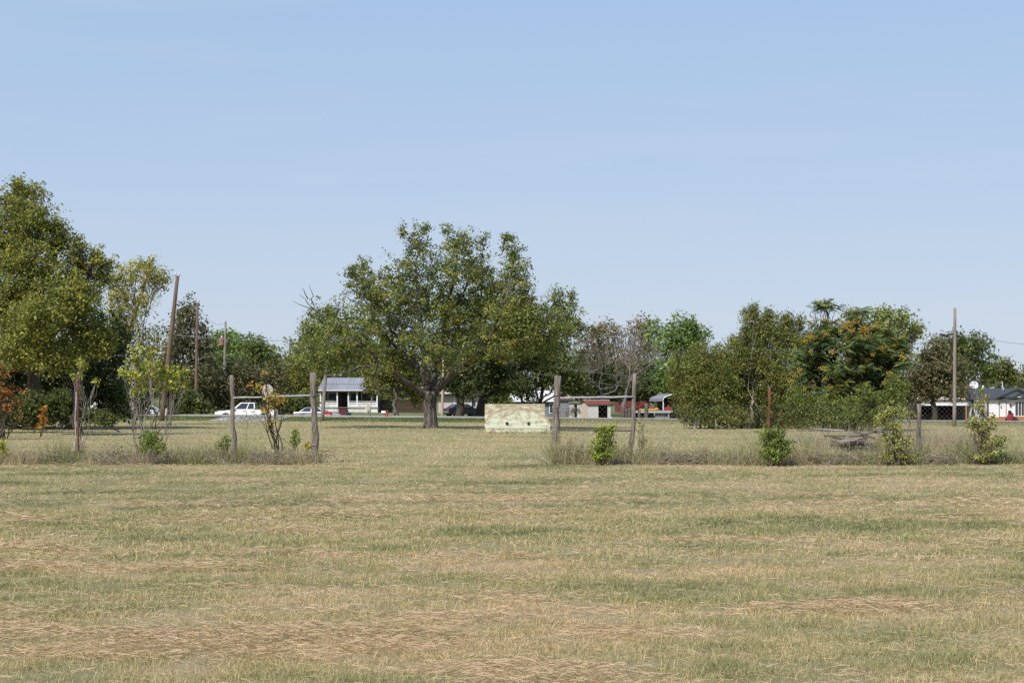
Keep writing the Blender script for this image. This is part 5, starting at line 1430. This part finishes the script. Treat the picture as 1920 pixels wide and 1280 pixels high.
for i in range(7):
    (xa_, za), (xb_, zb2) = arc[i], arc[i + 1]
    q0, q1 = (xa_ - 1.1, za - .1), (xb_ - 1.1, zb2 - .1)
    m_.add([(xa_, D6, za), (xb_, D6, zb2), (q1[0], D6 + 5.5, q1[1] + .1), (q0[0], D6 + 5.5, q0[1] + .1)], [(0, 1, 2, 3)])
m_.build('roof', M['greywall'], t, smooth=False)
m_ = MB(); m_.tube([(x, D6 - .04, z) for x, z in arc], .065, 6); m_.build('trim', M['white'], t, smooth=True)
for px in (1243.5, 1284.5):
    m_ = MB(); m_.b2(E(px) - .05, E(px) + .05, D6 - .05, D6 + .05, g0 - .1, EZ(752) + .04); m_.build('leg', M['white'], t)
m_ = MB(); m_.b2(E(1234), E(1240), D6 + 5.2, D6 + 5.3, g0 - .1, EZ(751)); m_.build('end_panel', M['shedwhite'], t)
m_ = MB(); m_.b2(E(1240), E(1286), D6 + 5.4, D6 + 5.5, g0 - .1, EZ(746)); m_.build('back_panel', M['dark_in'], t)

# white house on the right
D7 = 200.0; t = thing('white_house', 'white brick house with a dark roof, front gable and open garage', 'house', on(1880, D7)); g0 = t.location.z


def R_(px): return X(px, D7)


def RZ(py): return CAMH - (py - HY) * D7 / F


def brick_mat():
    m, nt, out = nodes_of('white_painted_brick')
    N, L = nt.nodes.new, nt.links.new
    p = N('ShaderNodeBsdfPrincipled'); p.inputs['Roughness'].default_value = .8; L(p.outputs[0], out.inputs[0])
    tc = N('ShaderNodeTexCoord'); mp = N('ShaderNodeMapping'); mp.inputs['Rotation'].default_value = (PI / 2, 0, 0); L(tc.outputs['Object'], mp.inputs[0])
    b = N('ShaderNodeTexBrick'); b.inputs['Scale'].default_value = 1.0; b.inputs['Brick Width'].default_value = .9; b.inputs['Row Height'].default_value = .3; b.inputs['Mortar Size'].default_value = .02
    b.inputs['Color1'].default_value = (.80, .80, .80, 1); b.inputs['Color2'].default_value = (.74, .74, .74, 1); b.inputs['Mortar'].default_value = (.62, .62, .63, 1)
    L(mp.outputs[0], b.inputs['Vector']); L(b.outputs['Color'], p.inputs['Base Color'])
    return m


M['wbrick'] = brick_mat()
ze = RZ(746)
m_ = MB(); m_.b2(R_(1822), R_(2010), D7, D7 + 9, g0 - .3, ze); m_.build('wall', M['wbrick'], t)
m_ = MB(); m_.prism([(R_(1872), ze + .01), (R_(1940), ze + .01), (R_(1906), RZ(731.5))], D7 - .02, D7 + .3); m_.build('gable_wall', M['wbrick'], t)
m_ = MB(); m_.add([(R_(1812), D7 - .45, ze - .02), (R_(2016), D7 - .45, ze - .02), (R_(2000), D7 + 4.5, RZ(727)), (R_(1822), D7 + 4.5, RZ(727)), (R_(2016), D7 + 9.6, ze), (R_(1812), D7 + 9.6, ze),
                   (R_(1812), D7 - .45, ze - .2), (R_(2016), D7 - .45, ze - .2), (R_(2016), D7 + 9.6, ze - .2), (R_(1812), D7 + 9.6, ze - .2)],
                  [(0, 1, 2, 3), (3, 2, 4, 5), (1, 4, 2), (0, 3, 5), (0, 6, 7, 1), (1, 7, 8, 4), (4, 8, 9, 5), (5, 9, 6, 0), (6, 9, 8, 7)]); rr_ = m_.build('roof', M['shingle'], t)


def rake(px0, py0, pxa, pya, px1, py1, th, ya, yb, nm, mt_, par):
    tt = th * D7 / F
    m2 = MB(); m2.prism([(R_(px0), RZ(py0)), (R_(pxa), RZ(pya)), (R_(px1), RZ(py1)), (R_(px1), RZ(py1) - tt), (R_(pxa), RZ(pya) - tt), (R_(px0), RZ(py0) - tt)], ya, yb)
    return m2.build(nm, M[mt_], par)


rake(1866, 746, 1906, 729, 1946, 746, 3.0, D7 - .62, D7 - .42, 'gable_trim', 'black', t)
rake(1867, 745, 1906, 728.4, 1945, 745, .8, D7 - .41, D7 + 3.5, 'gable_roof', 'shingle', t)
rake(1888, 748, 1915, 734.5, 1942, 748, 2.6, D7 - .72, D7 - .63, 'porch_gable_trim', 'black', t)
m_ = MB(); m_.b2(R_(1821.5), R_(1825.5), D7 - .12, D7 - .005, g0, ze - .21); m_.build('corner_post', M['black'], t)
dr = frame(t, R_(1874), R_(1886), RZ(781), RZ(753), D7 - .01, 'black', 'door', .05, 'white')
m_ = MB(); m_.tube([(R_(1877.5), D7 - .06, RZ(760)), (R_(1876), D7 - .07, RZ(762)), (R_(1878), D7 - .07, RZ(764)), (R_(1876), D7 - .06, RZ(765.5))], .05, 5); m_.build('wreath', M['black'], dr)
frame(t, R_(1903.5), R_(1926), RZ(779), RZ(753), D7 - .01, 'white', 'window', .07, 'glass', 3)
frame(t, R_(1842.5), R_(1849.5), RZ(779), RZ(752), D7 - .01, 'white', 'window', .06, 'white_old', 1)
for a in (1838.5, 1850.5):
    m_ = MB(); m_.b2(R_(a), R_(a + 3), D7 - .05, D7 - .005, RZ(780), RZ(750)); m_.build('shutter', M['black'], t)
m_ = MB(); m_.box((R_(1894), D7 - .1, RZ(758.5)), (.14, .16, .26)); m_.build('wall_lamp', M['black'], t)
m_ = MB(); m_.box((R_(1895.5), D7 - .04, RZ(763)), (.12, .06, .2)); m_.build('house_number', M['black'], t)
m_ = MB(); m_.b2(R_(1846), R_(1990), D7 - 2.0, D7 - .02, RZ(783.2), RZ(781.6)); dk = m_.build('deck', M['deck'], t)
m_ = MB()
for i in range(58):
    x = R_(1846) + i * (R_(1990) - R_(1846)) / 58; m_.b2(x + .01, x + .155, D7 - 1.98, D7 - 1.94, g0 - .2, RZ(783.3))
m_.build('deck_skirt', M['deck'], dk)
# garage wing
zg = RZ(760)
m_ = MB(); m_.b2(R_(1728), R_(1821.4), D7 + .3, D7 + .5, zg, RZ(751.5)); m_.build('garage_header', M['wbrick'], t)
m_ = MB(); m_.b2(R_(1727), R_(1821), D7 + 6.0, D7 + 6.2, g0 - .3, RZ(751.5)).b2(R_(1722), R_(1729), D7 + .3, D7 + 6.0, g0 - .3, RZ(751.5)); m_.build('garage_wall', M['dark_in'], t)
m_ = MB(); m_.b2(R_(1722), R_(1820.8), D7 + .1, D7 + 6.6, RZ(751.3), RZ(748.5)); m_.build('garage_roof', M['brick'], t)
m_ = MB(); m_.b2(R_(1722), R_(1820.6), D7 + .6, D7 + 6.0, RZ(748.3), RZ(743)); m_.build('garage_parapet', M['white_old'], t)
for px in (1813,):
    m_ = MB(); m_.b2(R_(px) - .06, R_(px) + .06, D7 + .28, D7 + .48, g0 - .2, zg); m_.build('garage_post', M['deck'], t)
m_ = MB(); m_.b2(R_(1735), R_(1805), D7 + 3.0, D7 + 3.1, g0 - .1, g0 + .9); m_.build('garage_clutter', M['brownfence'], t)
m_ = MB(); m_.lathe((R_(1863.5), D7 + 4.6, RZ(724.5) - .35), [(.09, 0), (.09, .3), (.14, .32), (.14, .5), (.05, .55)], sides=10); m_.build('roof_vent', M['white'], t)
m_ = MB(); m_.tube([(R_(1895), D7 + 3, RZ(731)), (R_(1892.5), D7 + 3, RZ(709.5) - .3)], [.05, .04], 6); m_.build('vent_pipe', M['white'], t)

t = thing('satellite_dish', 'round pale satellite dish above the left end of the dark roof', 'satellite dish', on(1826, 214)); c = P(1826, 722, 214)
m_ = MB(); m_.lathe(c, [(.02, .14), (.3, .11), (.5, .04), (.58, -.04), (.57, -.05), (.48, .02), (.3, .08), (.02, .11)], axis=(.3, 1, -.4), sides=22); m_.build('dish', M['dish'], t, smooth=True)
m_ = MB(); m_.tube([c + [0, .1, 0], c + [0, .3, -.3], np.array([c[0], c[1] + .3, t.location.z - .1])], .05, 6); m_.build('mast', M['galv'], t)
m_ = MB(); m_.tube([c + [0, 0, -.4], c + [-.1, -.6, 0]], .02, 5); m_.build('feed_arm', M['galv'], t)

# red garden machine by the deck
t = thing('garden_tractor', 'small red and black machine with a dark wheel before the deck', 'garden tractor', on(1897, D7 - 3.2), .9)
m_ = MB(); m_.prism([(-.75, .25), (-.75, .95), (-.55, 1.12), (-.2, 1.1), (-.1, .55), (.3, .5), (.35, .85), (1.0, .8), (1.1, .6), (1.1, .28)][::-1], -.32, .32); m_.build('body', M['redmachine'], t, local=True, bevel=.05)
for x, r_, yy in ((-.5, .36, .42), (.8, .24, .38)):
    for s in (-1, 1): wheel(t, x, s * yy, r_, .2)
m_ = MB(); m_.box((-.35, 0, 1.16), (.5, .48, .12)); m_.box((-.6, 0, 1.36), (.1, .46, .4), 0, -.15); m_.build('seat', M['black'], t, local=True, bevel=.04)
m_ = MB(); m_.tube([(.4, 0, .8), (.2, 0, 1.2)], .03, 6); m_.lathe((.2, 0, 1.2), [(.14, -.02), (.19, 0), (.14, .02)], axis=(-.45, 0, 1), sides=14); m_.build('steering_wheel', M['black'], t, local=True)

# house hidden behind the left trees
D8 = 190.0; t = thing('hidden_house', 'pale house glimpsed between the trunks of the left trees', 'house', on(190, D8)); g0 = t.location.z
m_ = MB(); m_.b2(X(125, D8), X(255, D8), D8, D8 + 7, g0 - .3, g0 + 2.5); m_.build('wall', M['white_old'], t)
m_ = MB(); m_.prism_x([(D8 - .6, g0 + 2.45), (D8 + 3.5, g0 + 4.0), (D8 + 7.6, g0 + 2.45), (D8 + 7.6, g0 + 2.6), (D8 + 3.5, g0 + 4.15), (D8 - .6, g0 + 2.6)], X(120, D8), X(260, D8)); m_.build('roof', M['greywall'], t)
for px in (150, 195, 230): frame(t, X(px - 5, D8), X(px + 5, D8), g0 + .9, g0 + 1.9, D8 - .01, 'white')
m_ = MB(); c = on(308, 136); m_.b2(c[0] - .2, c[0] + .25, c[1] - .2, c[1] + .25, c[2] - .1, c[2] + .62)
tag(center_origin(m_.build('utility_box', M['cream'], bevel=.03), c), 'small cream utility box right of the brown leaning pole', 'utility box')

# ------------------------------------------------------------------ heap of boards
DB = 54.0
heap = [((1545, 817), (1628, 818), 0, 1), ((1570, 827), (1618, 819), -.6, 0), ((1575, 829), (1608, 823), -.9, 0), ((1596, 812), (1660, 810), .6, 0), ((1585, 822), (1594, 812), -.3, 0), ((1610, 818), (1670, 800), .8, 1),
        ((1602, 814), (1680, 806), 1.0, 0), ((1590, 825), (1625, 821), -.7, 1), ((1560, 820), (1600, 826), .2, 0), ((1580, 831), (1622, 826), -.4, 1), ((1640, 806), (1690, 812), .6, 0), ((1600, 808), (1640, 822), .3, 1)]
for i, (a, b, dd, kk_) in enumerate(heap):
    pa = P(*a, DB + dd); pb = P(*b, DB + dd + rng.uniform(-.5, .5))
    dv = pb - pa; L_ = np.linalg.norm(dv)
    m_ = MB(); m_.box((0, 0, 0), (L_, rng.uniform(.07, .14), .045))
    o = m_.build('weathered_board', M['board_red' if kk_ else 'board'])
    o.location = Vector((pa + pb) / 2); o.rotation_euler = Vector(dv).to_track_quat('X', 'Z').to_euler()
    tag(o, 'brown stained board lying in the heap of old timber' if kk_ else 'grey weathered board lying in the heap of old timber', 'board', 'boards in the timber heap')
m_ = MB()
for q in range(14):
    c = np.array([X(rng.uniform(1560, 1650), DB), DB + rng.uniform(-.6, .8), 0]); c[2] = float(gz(c[0], c[1])) + rng.uniform(.02, .35)
    m_.box(c, (rng.uniform(.3, .9), rng.uniform(.1, .3), rng.uniform(.08, .2)), rng.uniform(0, 3), rng.uniform(-.3, .3))
tag(m_.build('timber_rubble', M['post_dark']), 'dark broken rubble under the heap of old timber', 'rubble', kind='stuff')
pa, pb = P(1520, 803, 76), P(1582, 807, 72); m_ = MB(); m_.tube([pa, (pa + pb) / 2, pb], .035, 8)
tag(center_origin(m_.build('pale_pipe', M['galv'], smooth=True), pa), 'long pale pipe lying at the foot of the thicket', 'pipe')
b = G(1747, 61); m_ = MB(); m_.tube([b - [0, 0, .1], P(1745.5, 815, 61), P(1743.5, 796, 61)], [.035, .03, .02], 6)
tag(center_origin(m_.build('bent_stake', M['board'], smooth=True), b), 'bent pale stake right of the timber heap', 'stake')
b = G(1342, 88); m_ = MB(); m_.tube([b - [0, 0, .1], P(1342, 786, 88)], [.014, .012], 5)
tag(center_origin(m_.build('marker_stake', M['galv'], smooth=True), b), 'thin pale marker stake in front of the wide low bush', 'stake')

# ------------------------------------------------------------------ light, sky, camera
EL, AZ_ = math.radians(46), math.radians(211)
sd = Vector((math.sin(AZ_) * math.cos(EL), math.cos(AZ_) * math.cos(EL), math.sin(EL)))
ld = bpy.data.lights.new('sun', 'SUN'); ld.energy = 5.0; ld.angle = math.radians(.53); ld.color = (1.0, .955, .88)
lo = bpy.data.objects.new('sun', ld); col.objects.link(lo); lo.location = (0, 0, 40)
lo.rotation_euler = sd.to_track_quat('Z', 'Y').to_euler()
w = bpy.data.worlds.new('World'); scene.world = w; w.use_nodes = True
nt = w.node_tree; nt.nodes.clear()
sk = nt.nodes.new('ShaderNodeTexSky'); sk.sky_type = 'NISHITA'; sk.sun_disc = False
sk.sun_elevation = EL; sk.sun_rotation = AZ_; sk.altitude = 100; sk.air_density = 1.0; sk.dust_density = .7; sk.ozone_density = 2.6
bg = nt.nodes.new('ShaderNodeBackground'); bg.inputs['Strength'].default_value = .15
ow = nt.nodes.new('ShaderNodeOutputWorld')
tc = nt.nodes.new('ShaderNodeTexCoord'); sx = nt.nodes.new('ShaderNodeSeparateXYZ'); nt.links.new(tc.outputs['Generated'], sx.inputs[0])
hz_ = nt.nodes.new('ShaderNodeValToRGB'); e = hz_.color_ramp.elements      # pale autumn haze, thinning with height
e[0].position = 0.0; e[0].color = (3.74, 4.24, 5.1, 1); e[1].position = .9; e[1].color = (1.1, 2.3, 4.9, 1)
for p_, c_ in ((.06, (3.62, 4.2, 5.15, 1)), (.15, (3.1, 3.96, 5.25, 1)), (.26, (2.62, 3.68, 5.3, 1))):
    q = e.new(p_); q.color = c_
nt.links.new(sx.outputs['Z'], hz_.inputs[0])
ms = nt.nodes.new('ShaderNodeMix'); ms.data_type = 'RGBA'; ms.inputs[0].default_value = .88
nt.links.new(sk.outputs[0], ms.inputs[6]); nt.links.new(hz_.outputs[0], ms.inputs[7])
mp_ = nt.nodes.new('ShaderNodeMapping'); mp_.inputs['Scale'].default_value = (3, 3, 26); nt.links.new(tc.outputs['Generated'], mp_.inputs[0])
wn = nt.nodes.new('ShaderNodeTexNoise'); wn.inputs['Scale'].default_value = 1.6; wn.inputs['Detail'].default_value = 6; nt.links.new(mp_.outputs[0], wn.inputs['Vector'])
wr = nt.nodes.new('ShaderNodeValToRGB'); wr.color_ramp.elements[0].position = .50; wr.color_ramp.elements[0].color = (0, 0, 0, 1); wr.color_ramp.elements[1].position = .8; wr.color_ramp.elements[1].color = (.22, .22, .22, 1)
nt.links.new(wn.outputs['Fac'], wr.inputs[0])
mw = nt.nodes.new('ShaderNodeMix'); mw.data_type = 'RGBA'; nt.links.new(wr.outputs[0], mw.inputs[0]); nt.links.new(ms.outputs[2], mw.inputs[6]); mw.inputs[7].default_value = (4.2, 4.6, 5.2, 1)
nt.links.new(mw.outputs[2], bg.inputs[0]); nt.links.new(bg.outputs[0], ow.inputs[0])

cd = bpy.data.cameras.new('camera'); cam = bpy.data.objects.new('camera', cd); col.objects.link(cam)
cam.location = (0, 0, CAMH); cam.rotation_euler = (PI / 2, 0, 0)
cd.sensor_width = 36; cd.lens = 36 * F / 1920; cd.shift_y = (HY - 640) / 1920
cd.clip_start = .1; cd.clip_end = 6000
scene.camera = cam
scene.render.engine = 'CYCLES'
scene.cycles.use_denoising = False
scene.cycles.max_bounces = 5; scene.cycles.diffuse_bounces = 3; scene.cycles.transmission_bounces = 3
scene.view_settings.view_transform = 'Standard'; scene.view_settings.look = 'None'; scene.view_settings.exposure = 0
